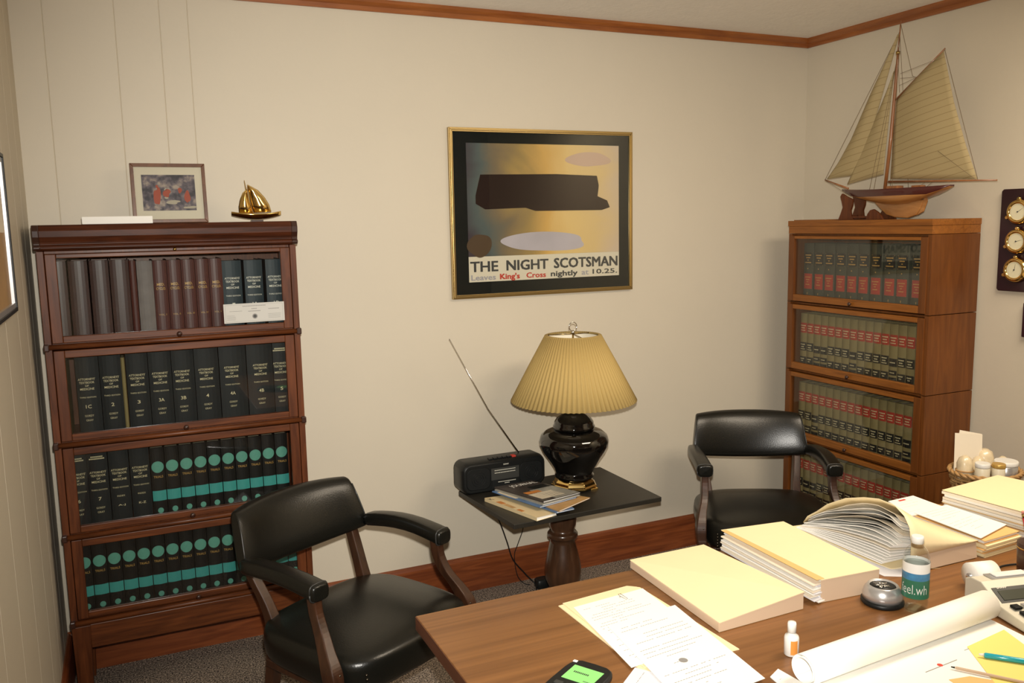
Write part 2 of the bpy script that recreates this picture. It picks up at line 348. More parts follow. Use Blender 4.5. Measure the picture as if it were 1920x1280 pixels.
# ---------------------------------------------------------------- the two stacked glass-door bookcases
def bookcase(label, loc, rz, W, D, zb, cap_h, mh, mv, mdark, inside, style, sections_open=()):
    """zb: section boundaries from top to bottom; zb[0] = top of the cap"""
    T=thing('glass_door_bookcase',label,'bookcase',loc,rz)
    z0=zb[0]; zc=z0-cap_h; s=.022
    # cap
    c=MB()
    if style=='dark':
        prof=[(-.020,z0-.012),(-.024,z0-.020),(-.022,z0-.040),(-.012,z0-.058),(-.010,z0-.066),(-.018,z0-.070),(-.020,z0-.078),(-.010,zc),(D,zc),(D,z0),(-.014,z0)]
        c.hexa([(.012,y,z) for y,z in prof],[(W-.012,y,z) for y,z in prof])
        c.build('top_cap',M['cherry_cap'],T,bevel=.002)
        for x0 in (-.006,W-.016):
            e=MB(); pe=[(y-.003 if y<0 else y,z) for y,z in prof]
            e.hexa([(x0,y,z) for y,z in pe],[(x0+.022,y,z) for y,z in pe]); e.build('cap_end',mdark,T,bevel=.003)
        lb=MB(); lb.ball((W*.5+.005,-.012,zc-.006),.006); lb.build('lock_button',M['brassd'],T)
    else:
        c.box(-.002,-.006,z0-.026,W+.002,D,z0); c.box(0,-.002,zc,W,D-.0005,z0-.026); c.build('top_cap',mh,T,bevel=.0015)
        tb=MB(); tb.box(0.0,.03,z0,W*.25,D-.02,z0+.004); tb.build('top_ledge',mh,T)
    tops=[zc]+list(zb[2:-1]) if style=='dark' else [zc]+list(zb[1:-1])
    bots=list(zb[2:]) if style=='dark' else list(zb[1:])
    for zt,zl in zip(tops,bots):
        b=MB(); g=.0015
        b.box(0,0,zl+g,s,D,zt-g); b.box(W-s,0,zl+g,W,D,zt-g)
        b.box(s,.024,zl+g,W-s,D-.008,zl+.016)
        b.box(s,D-.008,zl+g,W-s,D,zt-g)
        b.box(s,.024,zt-.012,W-s,D-.008,zt-g)
        b.build('case_section',[mv],T,bevel=.0015)
        # rail in front under the door
        rl=MB()
        if style=='dark':
            rl.tube([(.0,-.004,zl+.002),(W,-.004,zl+.002)],.011,12,flat=.85); rl.build('rounded_rail',mh,T)
            for x0 in (-.003,W-.015):
                e=MB(); e.box(x0,-.017,zl-.011,x0+.018,.004,zl+.014); e.build('rail_corner',mdark,T,bevel=.004)
        # door
        dz0=zl+(.014 if style=='dark' else .006); dz1=zt-(.012 if style=='dark' else .012)
        st=.034; gb=zl+.037; gt=zt-.038
        if style!='dark': gb=zl+.038; gt=zt-.034; st=.036
        if zt==tops[0]: gt=zt-.026
        d=MB(); x0=s+.002; x1=W-s-.002; yf,yb=-.0,.020
        if style!='dark': x0=.006;x1=W-.018; yf=-.004
        d.box(x0,yf,dz0,x0+st,yb,dz1); d.box(x1-st,yf,dz0,x1,yb,dz1)
        d.box(x0+st,yf,dz0,x1-st,yb,gb,1); d.box(x0+st,yf,gt,x1-st,yb,dz1,1)
        door=d.build('glass_door',[mv,mh],T,bevel=.0022)
        p=MB(); p.box(x0+st-.003,.008,gb-.003,x1-st+.003,.0105,gt+.003); p.build('glass_pane',M['glass'],door)
        k=MB(); k.lathe([(.003,0),(.003,.006),(.0085,.010),(.0095,.014),(.006,.018),(.001,.019)],n=14)
        k.v=[(x+W*.5,yf-z+.001,y+(dz0+gb)/2-.004) for x,y,z in k.v]; k.build('door_knob',M['cherry_dark'],door)
    # base with legs
    zl=zb[-1]; b=MB()
    if style=='dark':
        b.box(.005,-.006,zl-.010,W-.005,D,zl+.0)
        b.box(.06,-.004,zl-.098,W-.06,.018,zl-.010); b.box(.004,.06,zl-.09,.022,D,zl-.01); b.box(W-.022,.06,zl-.09,W-.004,D,zl-.01)
        b.build('base_frame',mh,T,bevel=.002)
        for x in (0,W-.062):
            for y in (-.006,D-.06):
                l=MB(); l.hexa([(x+.006,y+.006,0),(x+.052,y+.006,0),(x+.052,y+.052,0),(x+.006,y+.052,0)],[(x,y,zl-.0115),(x+.062,y,zl-.0115),(x+.062,y+.06,zl-.0115),(x,y+.06,zl-.0115)]); l.build('leg',mv,T,bevel=.002)
    else:
        b.box(.0,.0,.0,W,D,zl-.0015); b.build('base_plinth',mh,T,bevel=.002)
    return T
ZL=[1.7316,1.652,1.316,.972,.6394,.3205]
XL,YL,WL=.0382,-.3026,.86
bookcase('tall red mahogany bookcase with four lifting glass doors, in left corner',(XL,YL,0),0,WL,.285,[ZL[0],ZL[1],ZL[2],ZL[3],ZL[4],ZL[5]],.086,M['cherry_h'],M['cherry_v'],M['cherry_dark'],M['inside'],'dark')
ZR=[1.6902,1.2891,.947,.5979,.25]
XRB,YRB,WR=3.3493,-.2269,.84
bookcase('golden oak bookcase with glass doors under the model sailboat',(XRB,YRB,0),-PI/2,WR,.288,ZR,.062,M['oak_h'],M['oak_v'],M['oak_v'],M['inside_oak'],'oak')

# books of the left case
YS=YL+.036
G1='books on the top shelf of the mahogany bookcase'; G2='textbooks on the second shelf of the mahogany bookcase'
def shelf_z(i): return ZL[i+2]+.0165
def place(o,x,i,label,group,cat='book',y=YS):
    o.location=(x,y,shelf_z(i)); tag(o,label,cat,group); return o
# top shelf: four brown volumes, a thin red one, a grey stand-in for a glass reflection, five maroon, three blue-black
proto=make_book('leather_bound_book',.060,.275,.19,M['bk_brown'],bands=(.04,.10,.17,.235))
BS=[proto]+[copy_tree(proto) for _ in range(3)]
for i,(o,xx) in enumerate(zip(BS,(.100,.166,.232,.296))):
    place(o,xx-.008,0,['leftmost dark brown bound volume at the left end of the top shelf','second dark brown bound volume from the left on top shelf','third dark brown bound volume from the left on top shelf','rightmost of four dark brown volumes, beside the thin red one'][i],'dark brown volumes on the top shelf')
o=make_book('thin_book',.022,.270,.19,M['bk_maroon']); place(o,.331,0,'thin dark red book between brown volumes and grey reflection slab',G1)
o=make_book('grey_reflection_slab',.052,.268,.20,M['reflection_grey'],pages=False); place(o,.370,0,'mottled grey slab imitating a glass reflection, between red books on the top shelf',G1,'reflection')  # added slab, coloured like the grey reflection in the door glass
roman=['I','II','III','IV','V']
for i in range(5):
    o=make_book('medical_volume',.046,.268,.19,M['bk_maroon'],
      texts=[("MED.",0,.182,.026,.0095,.02),("CYCLO.",0,.167,.032,.0095,.02),("VOL. "+roman[i],0,.073,.026,.006,.0)],tmat=M['gtext'])
    place(o,.420+.0475*i,0,'maroon gilt-lettered book, '+['leftmost of the five','second of the five','middle one of the five','fourth of the five','last of the five beside blue-black ones'][i]+' on top shelf','maroon volumes on the top shelf')
def ttexts(no, top=None, dz=0, sc=1.0, sub=None):
    L=[("ATTORNEYS'",0,.205,.054*sc,.0078,.01),("TEXTBOOK",0,.193,.049*sc,.0078,.01),("OF",0,.1815,.012,.0065,.01),("MEDICINE",0,.170,.045*sc,.0078,.01),("THIRD EDITION",0,.140,.052*sc,.0052,.0)]
    if top: L += [(None,0,.262,.040,.0045,9),(None,0,.2545,.050*sc,.0045,10)]
    if sub: L += [("INDEX",0,.108,.026,.006,0),(sub,0,.073,.024,.008,.01)]
    elif no: L += [(no,0,.107,.0085*len(no)+.0015,.0125,.01),("GORDY",0,.074,.029,.007,.0),("GRAY",0,.058,.023,.007,.0)]
    return [(s,u,z+dz,a,b,c) for s,u,z,a,b,c in L]
for i,(x,wd) in enumerate([(.667,.068),(.744,.066),(.822,.066)]):
    o=make_book('law_textbook',wd,.258,.2,M['bk_blue'],texts=ttexts('1'+('','A','B')[i],dz=-.012),tmat=M['wtext'])
    place(o,x,0,['blue-black medical law textbook beside maroon books on top shelf','middle blue-black medical law textbook on the top shelf','rightmost blue-black medical law textbook on the top shelf'][i],'blue-black textbooks on the top shelf')
# second shelf
nums=['1C','2','3','3A','3B','4','4A','4B','5']
edges=[(.122,.196),(.198,.268),(.284,.356),(.358,.434),(.436,.512),(.514,.598),(.601,.697),(.700,.795),(.797,.866)]
cx=[.152,.232,.317,.393,.466,.551,.640,.748,.818]
o=make_book('thin_book',.030,.268,.2,M['bk_tan']); place(o,.079,1,'thin tan book at the left end of the second shelf',G2)
o=make_book('thin_book',.0125,.272,.2,M['bk_tan']); place(o,.2745,1,'thin tan book between black volumes 2 and 3',G2)
for n,(a,b),c in zip(nums,edges,cx):
    wd=b-a; o=make_book('law_textbook',wd,.283,.2,M['bk_black'],texts=[(s,u+(c-(a+b)/2)*.6,z,w_,h_,bb_) for s,u,z,w_,h_,bb_ in ttexts(n,top=(n=='5'))],tmat=M['ctext'])
    place(o,(a+b)/2,1,'black medical law textbook numbered %s on second shelf'%n,G2)
# third shelf
for i,(x,no,sub) in enumerate([(.098,'6',None),(.165,'7',None),(.234,None,'A-J'),(.303,None,'K-Z')]):
    o=make_book('law_textbook',.066,.272,.2,M['bk_black'],texts=ttexts(no,top=(no is not None),dz=-.006,sub=sub),tmat=M['ctext'])
    place(o,x,2,'black textbook '+('numbered '+no if no else 'index volume '+sub)+' on the third shelf down','black textbooks on the third shelf')
pt=make_book('trials_volume',.0475,.262,.19,M['bk_trials'],
   labels=[('disc',0,.1905,.042,.043,1),('rect',0,.082,.0465,.038,0),('disc',0,.026,.020,.021,1)],lm=[M['teal'],M['teal_disc']],
   texts=[("TRIALS",0,.154,.033,.0085,0)],tmat=M['gtext'])
first=True
for row,(sh,x0,n) in enumerate([(2,.3625,10),(3,.095,16)]):
    for i in range(n):
        o=pt if first else copy_tree(pt); first=False
        place(o,x0+.0496*i if row==0 else x0+.0494*i,sh,'black volume with teal dots, %s of them on the %s shelf'%(nth(i,n), 'third' if row==0 else 'lowest'),'teal-dotted volumes on the %s shelf'%('third' if row==0 else 'lowest'))
# white certificate card propped outside the top door
T=thing('certificate_card','white printed certificate card propped against top shelf glass','card',(.735,YL-.0005,ZL[2]+.046))
c=MB(); c.box(-.110,-.0022,0,.108,-.0012,.071); c.build('card',mat('card_stock',(.55,.54,.50),.7),T)
c=MB()
for x0,x1,z0,z1,t in [(-.104,.102,.066,.0665,1),(-.104,.102,.004,.0045,1)]: c.box(x0,-.0028,z0,x1,-.0023,z1)
for x in (-.104,.1015): c.box(x,-.0028,.004,x+.0005,-.0023,.0665)
for u_,z_,w_,gap in [(0,.061,.085,.006),(0,.0505,.022,.005),(0,.0415,.046,.005),(.070,.0475,.04,.005)]:
    for k in range(int(w_/gap)): c.box(u_-w_/2+k*gap,-.0028,z_-.0013,u_-w_/2+k*gap+gap*.72,-.0023,z_+.0013)
for k in range(4):
    c.box(-.100,-.0028,.012+k*.005,-.072+random.uniform(0,.006),-.0023,.0128+k*.005)
    c.box(.048,-.0028,.013+k*.005,.092+random.uniform(0,.006),-.0023,.0138+k*.005)
c.box(-.09,-.0028,.043,-.045,-.0023,.0442)
c.build('printed_lines',M['ink'],T)
c=MB(); c.lathe([(.0095,0),(.0095,.0006)],n=24); c.lathe([(.006,.0006),(.006,.0009)],n=16,mi=1); c.v=[(x,-.0023-z,y+.022) for x,y,z in c.v]; c.build('round_seal',[M['ink'],M['grey']],T)

# books of the oak case: spines face -x
def placeR(o,y,i,label,group,cat='book'):
    o.location=(XRB+.036,y,ZR[i+1]+.0165); o.rotation_euler=(0,0,-PI/2); tag(o,label,cat,group); return o
gl=[('rect',0,.195,.050,.075,0)]
pr=make_book('law_encyclopedia_volume',.066,.275,.19,M['bk_grey'],
  labels=[('rect',0,.199,.054,.062,0),('rect',0,.088,.052,.075,1)],lm=[M['lab_blk'],M['lab_red']],
  texts=[(None,0,.2275,.050,.0022,0),(None,0,.2165,.040,.005,6),(None,0,.204,.028,.005,4),(None,0,.192,.008,.004,1),(None,0,.180,.042,.005,6),(None,0,.170,.050,.0022,0),
         (None,0,.150,.005,.005,1),(None,0,.108,.038,.004,6),(None,0,.096,.024,.004,4),(None,0,.085,.012,.0035,2),(None,0,.072,.028,.004,4),(None,0,.124,.050,.0016,0),(None,0,.0515,.050,.0016,0),(None,0,.028,.003,.010,1)],tmat=M['gtext'])
ys=[-.326,-.397,-.464,-.537,-.606,-.674,-.746,-.822,-.889,-.969]
for i,y in enumerate(ys):
    o=pr if i==0 else copy_tree(pr)
    placeR(o,y,0,'grey-green book with red and black labels, %s on top oak shelf'%nth(i,10),'grey-green books on the top oak shelf')
variants={}
def tanbook(kind, shade):
    k=(kind,shade)
    if k not in variants:
        lb=[('rect',0,.196,.0425,.050,1)]
        tx=[(None,0,.220,.0425,.0012,0),(None,0,.207,.034,.005,5),(None,0,.195,.024,.005,4),(None,0,.183,.030,.004,4),(None,0,.171,.0425,.0012,0)]
        if kind in (0,1): lb.append(('rect',0,.102,.0425,.042,0)); tx+=[(None,0,.112,.030,.005,4),(None,0,.100,.020,.005,3),(None,0,.089,.030,.004,5)]
        if kind==0: lb.append(('rect',0,.034,.0425,.034,0)); tx+=[(None,0,.040,.026,.005,4),(None,0,.029,.014,.004,2)]
        if kind==1: lb.append(('rect',0,.028,.0425,.046,0)); tx+=[(None,0,.038,.032,.004,5),(None,0,.026,.022,.004,3)]
        if kind==2: lb.append(('rect',0,.096,.0425,.036,0)); lb.append(('rect',0,.050,.0425,.022,0)); lb.append(('rect',0,.018,.0425,.024,0)); tx+=[(None,0,.096,.030,.005,4),(None,0,.050,.026,.004,4)]
        b=make_book('law_report_volume',.0433,.268,.19,M['bk_tan'],labels=lb,lm=[M['lab_blk'],M['lab_red']],texts=tx,tmat=M['ctext'])
        variants[k]=b; return b
    return copy_tree(variants[k])
SN=['second','third','lowest']
for si in range(3):
    for i in range(16):
        o=tanbook(random.choice([0,0,1,2]),0)
        placeR(o,-.296-.0462*i-.008,si+1,'tan law book with red and black labels, %s on %s oak shelf'%(nth(i,16),SN[si]),'tan law books on the %s oak shelf'%SN[si])
# ---------------------------------------------------------------- chairs
def srect(cx,cy,hw,hd,z,n=28,p=4.0,front=1.0,back=1.0,zf=None):
    ring=[]
    for i in range(n):
        a=2*PI*i/n; c,s=math.cos(a),math.sin(a)
        x=math.copysign(abs(c)**(2/p),c); y=math.copysign(abs(s)**(2/p),s)
        wf=front+(back-front)*(1-(y+1)/2)
        zz=z+(zf(x,y) if zf else 0)
        ring.append((cx+hw*wf*x,cy+hd*y,zz))
    return ring
def make_chair(label, loc, rz):
    T=thing('captains_armchair',label,'chair',loc,rz,'black leather armchairs')
    # seat cushion: boxed upholstery with a domed top
    s=MB(); dome=lambda k:(lambda x,y:k*(-.4*y*0+0))
    rs=[srect(0,-.005,.272,.245,.345,back=.98),srect(0,-.005,.286,.259,.352,back=.98),srect(0,-.005,.293,.265,.38,back=.98),srect(0,-.005,.293,.266,.425,back=.98),
        srect(0,-.005,.288,.261,.448,back=.98),srect(0,-.005,.271,.245,.462,p=3.6,back=.97),srect(0,-.005,.215,.19,.476,p=3.2,back=.87),srect(0,-.01,.14,.125,.485,p=2.6),srect(0,-.01,.06,.05,.488,p=2)]
    s.loft(rs); s.build('seat',M['leather'],T,subsurf=1)
    nb=MB()
    for sx in (-1,1):
        for k in range(7): nb.ball((sx*.244,.2575-(.0 if k<6 else .002),.352+.0125*k),.0042,n=8)
        for k in range(7): nb.ball((sx*.2915,.195-.0*k,.352+.0125*k),.0042,n=8)
    nb.build('nailheads',M['nail'],T)
    # wrap-round backrest
    b=MB(); rings=[]; N=14
    for i in range(N+1):
        u=-1+2*i/N; e=1-abs(u)**6*.0
        yb=-.325+.050*u*u; ring=[]
        th=.033 if abs(u)<.99 else .024
        zlo=.590+.020*u*u; zhi=.803-.008*abs(u)**3
        prof=[(0,-1),(.7,-.93),(1,-.72),(1.18,-.3),(1.18,.3),(1,.75),(.6,.97),(0,1),(-.6,.97),(-.95,.75),(-1,0),(-.95,-.75),(-.6,-.95)]
        for (a,c) in prof:
            zz=(zlo+zhi)/2+(zhi-zlo)/2*c
            hw=.272-.030*((zz-.575)/.21)
            rec=-.072*((zz-.58)/.2)
            ring.append((u*hw, yb+rec+a*th, zz))
        rings.append(ring)
        if i in (0,N): rings.append(list(ring)); 
    b.loft(rings); b.build('backrest',M['leather'],T,subsurf=1)
    for sx in (-1,1):
        pp=MB(); i=-1 if sx>0 else 0; R_=rings[i]; pts=[R_[k] for k in (2,3,4,5)]
        pp.tube([(p[0]-sx*.001,p[1]-.0015,p[2]) for p in pts],.0026,8)
        pp.build('piping',M['piping'],T)
    # padded arms
    for sx in (-1,1):
        a=MB(); path=[(.262,-.285,.640,.027,.026),(.272,-.22,.652,.028,.026),(.278,-.12,.664,.030,.026),(.276,-.02,.664,.031,.026),(.272,.065,.654,.033,.027),(.271,.102,.649,.033,.027),(.271,.110,.649,.030,.024)]
        rr=[]
        for (x,y,z,hw,hh) in path:
            ring=[]
            for k in range(16):
                t=2*PI*k/16; c_,s_=math.cos(t),math.sin(t)
                ring.append((sx*(x+hw*math.copysign(abs(c_)**.5,c_)),y,z+hh*math.copysign(abs(s_)**.55,s_)))
            rr.append(ring)
        a.loft(rr); arm=a.build('arm_pad',M['leather'],T,subsurf=1)
        pg=MB(); ring=[(p[0],p[1]-.008,p[2]) for p in rr[-2]]; pg.tube(ring+[ring[0]],.0028,6); pg.build('piping',M['piping'],arm)
    # wooden legs
    def leg(pts, wx, wy):
        m=MB(); rr=[]; q=[]
        for i in range(len(pts)-1):
            p0=pts[max(i-1,0)];p1=pts[i];p2=pts[i+1];p3=pts[min(i+2,len(pts)-1)]
            for s_ in range(4):
                t=s_/4; q.append(tuple(.5*(2*b_+(-a_+c_)*t+(2*a_-5*b_+4*c_-d_)*t*t+(-a_+3*b_-3*c_+d_)*t**3) for a_,b_,c_,d_ in zip(p0,p1,p2,p3)))
        q.append(pts[-1])
        for (x,y,z,k) in q:
            rr.append([(x-wx*k,y-wy*k,z),(x+wx*k,y-wy*k,z),(x+wx*k,y+wy*k,z),(x-wx*k,y+wy*k,z)])
        m.loft(rr,sm=False); return m
    for sx in (-1,1):
        leg([(sx*.268,.068,.632,.85),(sx*.269,.075,.58,.85),(sx*.274,.100,.53,.9),(sx*.288,.135,.485,1.0),(sx*.296,.160,.45,1.15),(sx*.299,.172,.42,1.2),(sx*.298,.178,.38,1.1),(sx*.293,.185,.33,1.0),(sx*.280,.200,0,.75)],.017,.023).build('front_leg',M['walnut'],T,bevel=.004)
        leg([(sx*.225,-.335,.66,.8),(sx*.218,-.300,.585,.95),(sx*.205,-.255,.50,1.0),(sx*.200,-.228,.43,1.1),(sx*.202,-.222,.36,1.15),(sx*.212,-.25,.18,.95),(sx*.222,-.30,0,.75)],.017,.021).build('rear_leg',M['walnut'],T,bevel=.004)
    fr=MB(); fr.box(-.26,-.2,.318,.26,.2,.346); fr.build('seat_frame',M['walnut'],T,bevel=.004)
    return T
make_chair('black leather armchair standing before the mahogany bookcase, cut by the desk corner',(.9465,-.9605,0),math.atan2(-.4725,-.8813))
make_chair('black leather armchair in the far right corner beside the oak bookcase',(2.776,-.743,0),math.atan2(.464,-.886))

# ---------------------------------------------------------------- side table
T=thing('pedestal_table','black square-topped pedestal side table against the back wall','table',(1.95,-.425,0))
t=MB(); t.hexa([(-.345,-.258,.532),(.347,-.240,.532),(.345,.27,.532),(-.385,.24,.532)],[(-.345,-.258,.552),(.347,-.240,.552),(.345,.27,.552),(-.385,.24,.552)]); t.build('table_top',M['table'],T,bevel=.002)
t=MB(); t.box(-.2,-.15,.512,.2,.15,.5315); t.build('top_cleat',M['tableleg'],T)
p=MB(); p.lathe([(.062,.5125),(.062,.44),(.058,.415),(.052,.400),(.050,.386),(.060,.384),(.066,.376),(.066,.364),(.060,.356),(.052,.354),(.055,.335),(.066,.29),(.076,.245),(.080,.21),(.076,.17),(.064,.140),(.052,.128),(.058,.122),(.074,.112),(.080,.098),(.080,.086),(.070,.078),(.070,.05)],n=48); p.build('turned_pedestal',M['tableleg'],T)
for k in range(4):
    a=PI/4+k*PI/2; f=MB(); c_,s_=math.cos(a),math.sin(a)
    q=lambda r,wd,z:[(r*c_-wd*s_,r*s_+wd*c_,z),(r*c_+wd*s_,r*s_-wd*c_,z)]
    f.hexa(q(.05,.03,.0501)+q(.24,.022,.0)[::-1],q(.05,.03,.078)+q(.24,.022,.035)[::-1]); f.build('foot',M['tableleg'],T,bevel=.004)

# ---------------------------------------------------------------- lamp
T=thing('table_lamp','black ginger-jar table lamp with a pleated cream shade','lamp',(2.036,-.378,.552))
g=MB(); g.lathe([(.085,.008),(.098,.010),(.102,.018),(.094,.024),(.090,.034),(.082,.042),(.078,.046)],n=8,sm=False)
for k in range(4):
    a=k*PI/2+PI/4; g.box(.082*math.cos(a)-.018,.082*math.sin(a)-.018,0,.082*math.cos(a)+.018,.082*math.sin(a)+.018,.009)
g.build('brass_base',M['brass'],T,bevel=.002)
v=MB(); v.lathe([(.070,.0465),(.084,.052),(.086,.062),(.080,.070),(.090,.095),(.112,.130),(.136,.165),(.150,.195),(.152,.215),(.144,.238),(.122,.255),(.100,.262),(.088,.265),(.086,.2655)],n=64)
jar=v.build('ceramic_jar',M['ceramic'],T)
v=MB(); v.lathe([(.0815,.2657),(.090,.268),(.092,.280),(.086,.287),(.086,.296),(.075,.313),(.053,.330),(.044,.338),(.044,.352),(.020,.356),(.012,.358)],n=56); v.build('jar_lid',M['ceramic'],T)
v=MB(); v.lathe([(.008,.357),(.008,.44),(.019,.442),(.019,.49),(.006,.495),(.004,.60),(.004,.683)],n=20); v.build('stem_and_socket',M['brassd'],T)
NP=76
def pleat(a,z): return 1+.018*(abs(((a*NP/2/PI)%1)-.5)*4-1)*(1.0 if z<.67 else .6)
s=MB(); n=NP*4
prof=[(.294,.345),(.2935,.350),(.130,.660),(.122,.668)]
s.lathe([(.268,.392),(.194,.535),(.1195,.676)],n=n,cap=False,mod=pleat,sm=True)
sh=s.build('pleated_shade',M['shade'],T,solid=.0022)
s=MB(); s.lathe([(.108,.677),(.119,.677),(.122,.673),(.119,.669),(.108,.671)],n=64,cap=False); s.build('shade_rim',M['shade'],T)
s=MB(); s.lathe([(.260,.396),(.186,.535),(.112,.668)],n=64,cap=False); s.build('shade_lining',M['shade_in'],T,solid=.001)
h=MB()
for k in range(3):
    a=k*2*PI/3+.4; h.tube([(0,0,.681),(.110*math.cos(a),.110*math.sin(a),.674)],.0018,6)
h.build('spider_wires',M['brassd'],T)
f=MB(); f.lathe([(.005,.682),(.008,.685),(.006,.690),(.004,.695)],n=14)
f.tube([(0,0,.694)]+[(.0185*math.sin(t)*1.0,0,.712-.019*math.cos(t)) for t in [R(k) for k in range(15,346,15)]]+[(0,0,.694)],.0022,8)
f.build('loop_finial',M['chrome'],T)

# ---------------------------------------------------------------- radio
LAMP=T
T=RADIO=thing('portable_radio','black portable cassette radio with raised aerial on side table','radio',(1.752,-.205,.5525))
def rr(hw,y,z0,z1,ch,n=5):
    cs=[(hw-ch,z0+ch,-90),(hw-ch,z1-ch,0),(-hw+ch,z1-ch,90),(-hw+ch,z0+ch,180)]; out=[]
    for cx_,cz_,a0 in cs:
        for k in range(n+1):
            a=R(a0+90*k/n); out.append((cx_+ch*math.cos(a),y,cz_+ch*math.sin(a)))
    return out
b=MB(); b.loft([rr(.188,.06,.004,.122,.03),rr(.198,.045,.0,.134,.034),rr(.199,-.035,.0,.138,.034),rr(.196,-.058,.002,.134,.034),rr(.188,-.066,.008,.126,.030)]); b.build('radio_body',M['black'],T,bevel=.002)
for sx in (-1,1):
    g=MB(); g.loft([rr(.056,-.0655,-.048,.048,.026),rr(.053,-.0685,-.045,.045,.024)]); g.v=[(x+sx*.125,y,z+.066) for x,y,z in g.v]; sp=g.build('speaker_grille',M['blackm'],T)
    c=MB(); 
    for r_ in (.012,.022,.032): c.tube([(sx*.125+r_*math.cos(k*PI/12),-.069,.066+r_*math.sin(k*PI/12)) for k in range(25)],.0008,5)
    c.build('cone_rings',M['black'],sp)
p=MB(); p.box(-.066,-.0675,.052,.066,-.0655,.104); p.build('dial_panel',M['grey'],T)
p=MB(); p.box(-.062,-.0685,.016,.062,-.0655,.050); p.build('cassette_door',M['blackm'],T,bevel=.001)
x=MB(); fpl=lambda a,c:(a,-.0692,c); put_text(x,"SONY",.005,.117,.026,.006,lambda a,c:(a,-.0668,c),bold=.02)

for z0_,u0_,w_,nn,yy in [(.094,0,.10,18,-.0679),(.083,0,.10,14,-.0679),(.042,.008,.085,16,-.0689),(.034,.008,.024,5,-.0689)]:
    for k in range(nn): x.box(u0_-w_/2+w_/nn*k,yy,z0_-.0015,u0_-w_/2+w_/nn*(k+.65),yy+.0003,z0_+.0015)
x.build('printed_markings',M['wtext'],T,fixn=False)
for k in range(6):
    kb=MB(); kb.box(-.065+k*.022,-.045,.136,-.047+k*.022,-.022,.1435); kb.build('piano_key',M['red'] if k==5 else M['black'],T,bevel=.0015)
a=MB(); a.tube([(.105,.02,.136),(-.04,.015,.35),(-.213,.005,.672)],[.003,.0022,.0014],8); a.ball((-.213,.005,.672),.003); a.build('telescopic_aerial',M['chrome'],T)

# ---------------------------------------------------------------- magazines
def magazine(label, quad, z, th, coverm, nparts=None, curl=.0, art=None, title=None, group='magazines on the side table'):
    """quad: four table-plane corners, spine edge first (q0 far spine, q1 near spine, q2 near fore-edge, q3 far fore-edge)"""
    cx_=sum(p[0] for p in quad)/4; cy_=sum(p[1] for p in quad)/4
    T=thing('magazine',label,'magazine',(cx_,cy_,z),0,group)
    q=[Vector((p[0]-cx_,p[1]-cy_,0)) for p in quad]
    def P(u,v,h=0):  # u spine->fore edge, v far->near
        a=q[0].lerp(q[1],v); b=q[3].lerp(q[2],v); r=a.lerp(b,u)
        thk=th*(1-.35*u)+curl*u*u
        return (r.x,r.y,thk*1.0 if h is None else h+curl*u*u)
    N=8
    def slab(u0,u1,v0,v1,h0,h1,mi,mb):
        top=[];bot=[]
        r0=[];  rings=[]
        for i in range(N+1):
            u=u0+(u1-u0)*i/N; k=(1-.35*u)
            rings.append([P(u,v0,h0*k),P(u,v1,h0*k),P(u,v1,h1*k),P(u,v0,h1*k)])
        mb.loft(rings,mi,sm=False)
    pg=MB(); slab(.01,.985,.01,.99,.0006,th-.0007,0,pg); pg.build('pages',M['paper'],T)
    cv=MB(); slab(0,1,0,1,0,.0006,0,cv); slab(0,1,0,1,th-.0006,th,0,cv); slab(-.003,.0,0,1,0,th,0,cv); cv.build('cover',coverm,T)
    if art:
        for i,(nm_,mm,u0,u1,v0,v1) in enumerate(art):
            a=MB(); slab(u0,u1,v0,v1,th+.0001,th+.0004,0,a); a.build(nm_,mm,T)
    if title:
        s_,u0,v0,w_,h_,mm=title; tb=MB()
        put_text(tb,s_,0,0,1,1,lambda a,c:P(u0+.5*w_*0+(a+.5)*w_,v0+(.5-c)*h_,th*(1-.35*(u0+(a+.5)*w_))+.0008)); tb.build('cover_title',mm,T,fixn=False)
    return T
c_tan=mat('magazine_tan_art',(.50,.30,.12),.35,noise=.4,nscale=14); c_dk=mat('magazine_dark_cover',(.05,.04,.035),.22,noise=.5,nscale=12)
c_bl=mat('magazine_blue_cover',(.08,.16,.32),.3,noise=.6,nscale=20); c_cr=mat('magazine_cream_cover',(.72,.58,.34),.35); c_or=mat('magazine_orange_band',(.55,.20,.04),.35)
c_gr=mat('magazine_grey_art',(.28,.27,.23),.25,noise=.4,nscale=18); c_lt=mat('magazine_pale_art',(.62,.55,.42),.3,noise=.3,nscale=15)
z=.5527
magazine('cream and orange magazine at the bottom of pile, folded spine showing',[(1.612,-.372),(1.700,-.690),(1.80,-.665),(1.83,-.37)],z,.015,c_cr,art=[('orange_band',c_or,.0,.12,.22,.34),('orange_picture',c_tan,.0,.12,.36,.55),('red_band',c_or,.0,.12,.62,.72)],title=('K',.0,.05,.08,.08,M['inkd']))
magazine('blue and white magazine lying second from the bottom of pile',[(1.70,-.375),(1.790,-.685),(1.875,-.675),(1.88,-.38)],z+.0152,.006,c_bl)
magazine('magazine with tan cover under pile, reaching toward the lamp base',[(1.72,-.39),(1.80,-.690),(1.990,-.600),(1.885,-.45)],z+.0214,.006,c_tan)
magazine('grey-blue magazine in the middle of the pile',[(1.655,-.352),(1.745,-.628),(1.935,-.585),(1.845,-.335)],z+.0276,.005,c_bl,art=[('pale_picture',c_lt,0,.3,.1,.5)])
magazine('thin pale magazine just under the uppermost one',[(1.668,-.350),(1.760,-.622),(1.955,-.580),(1.850,-.330)],z+.0328,.005,c_gr)
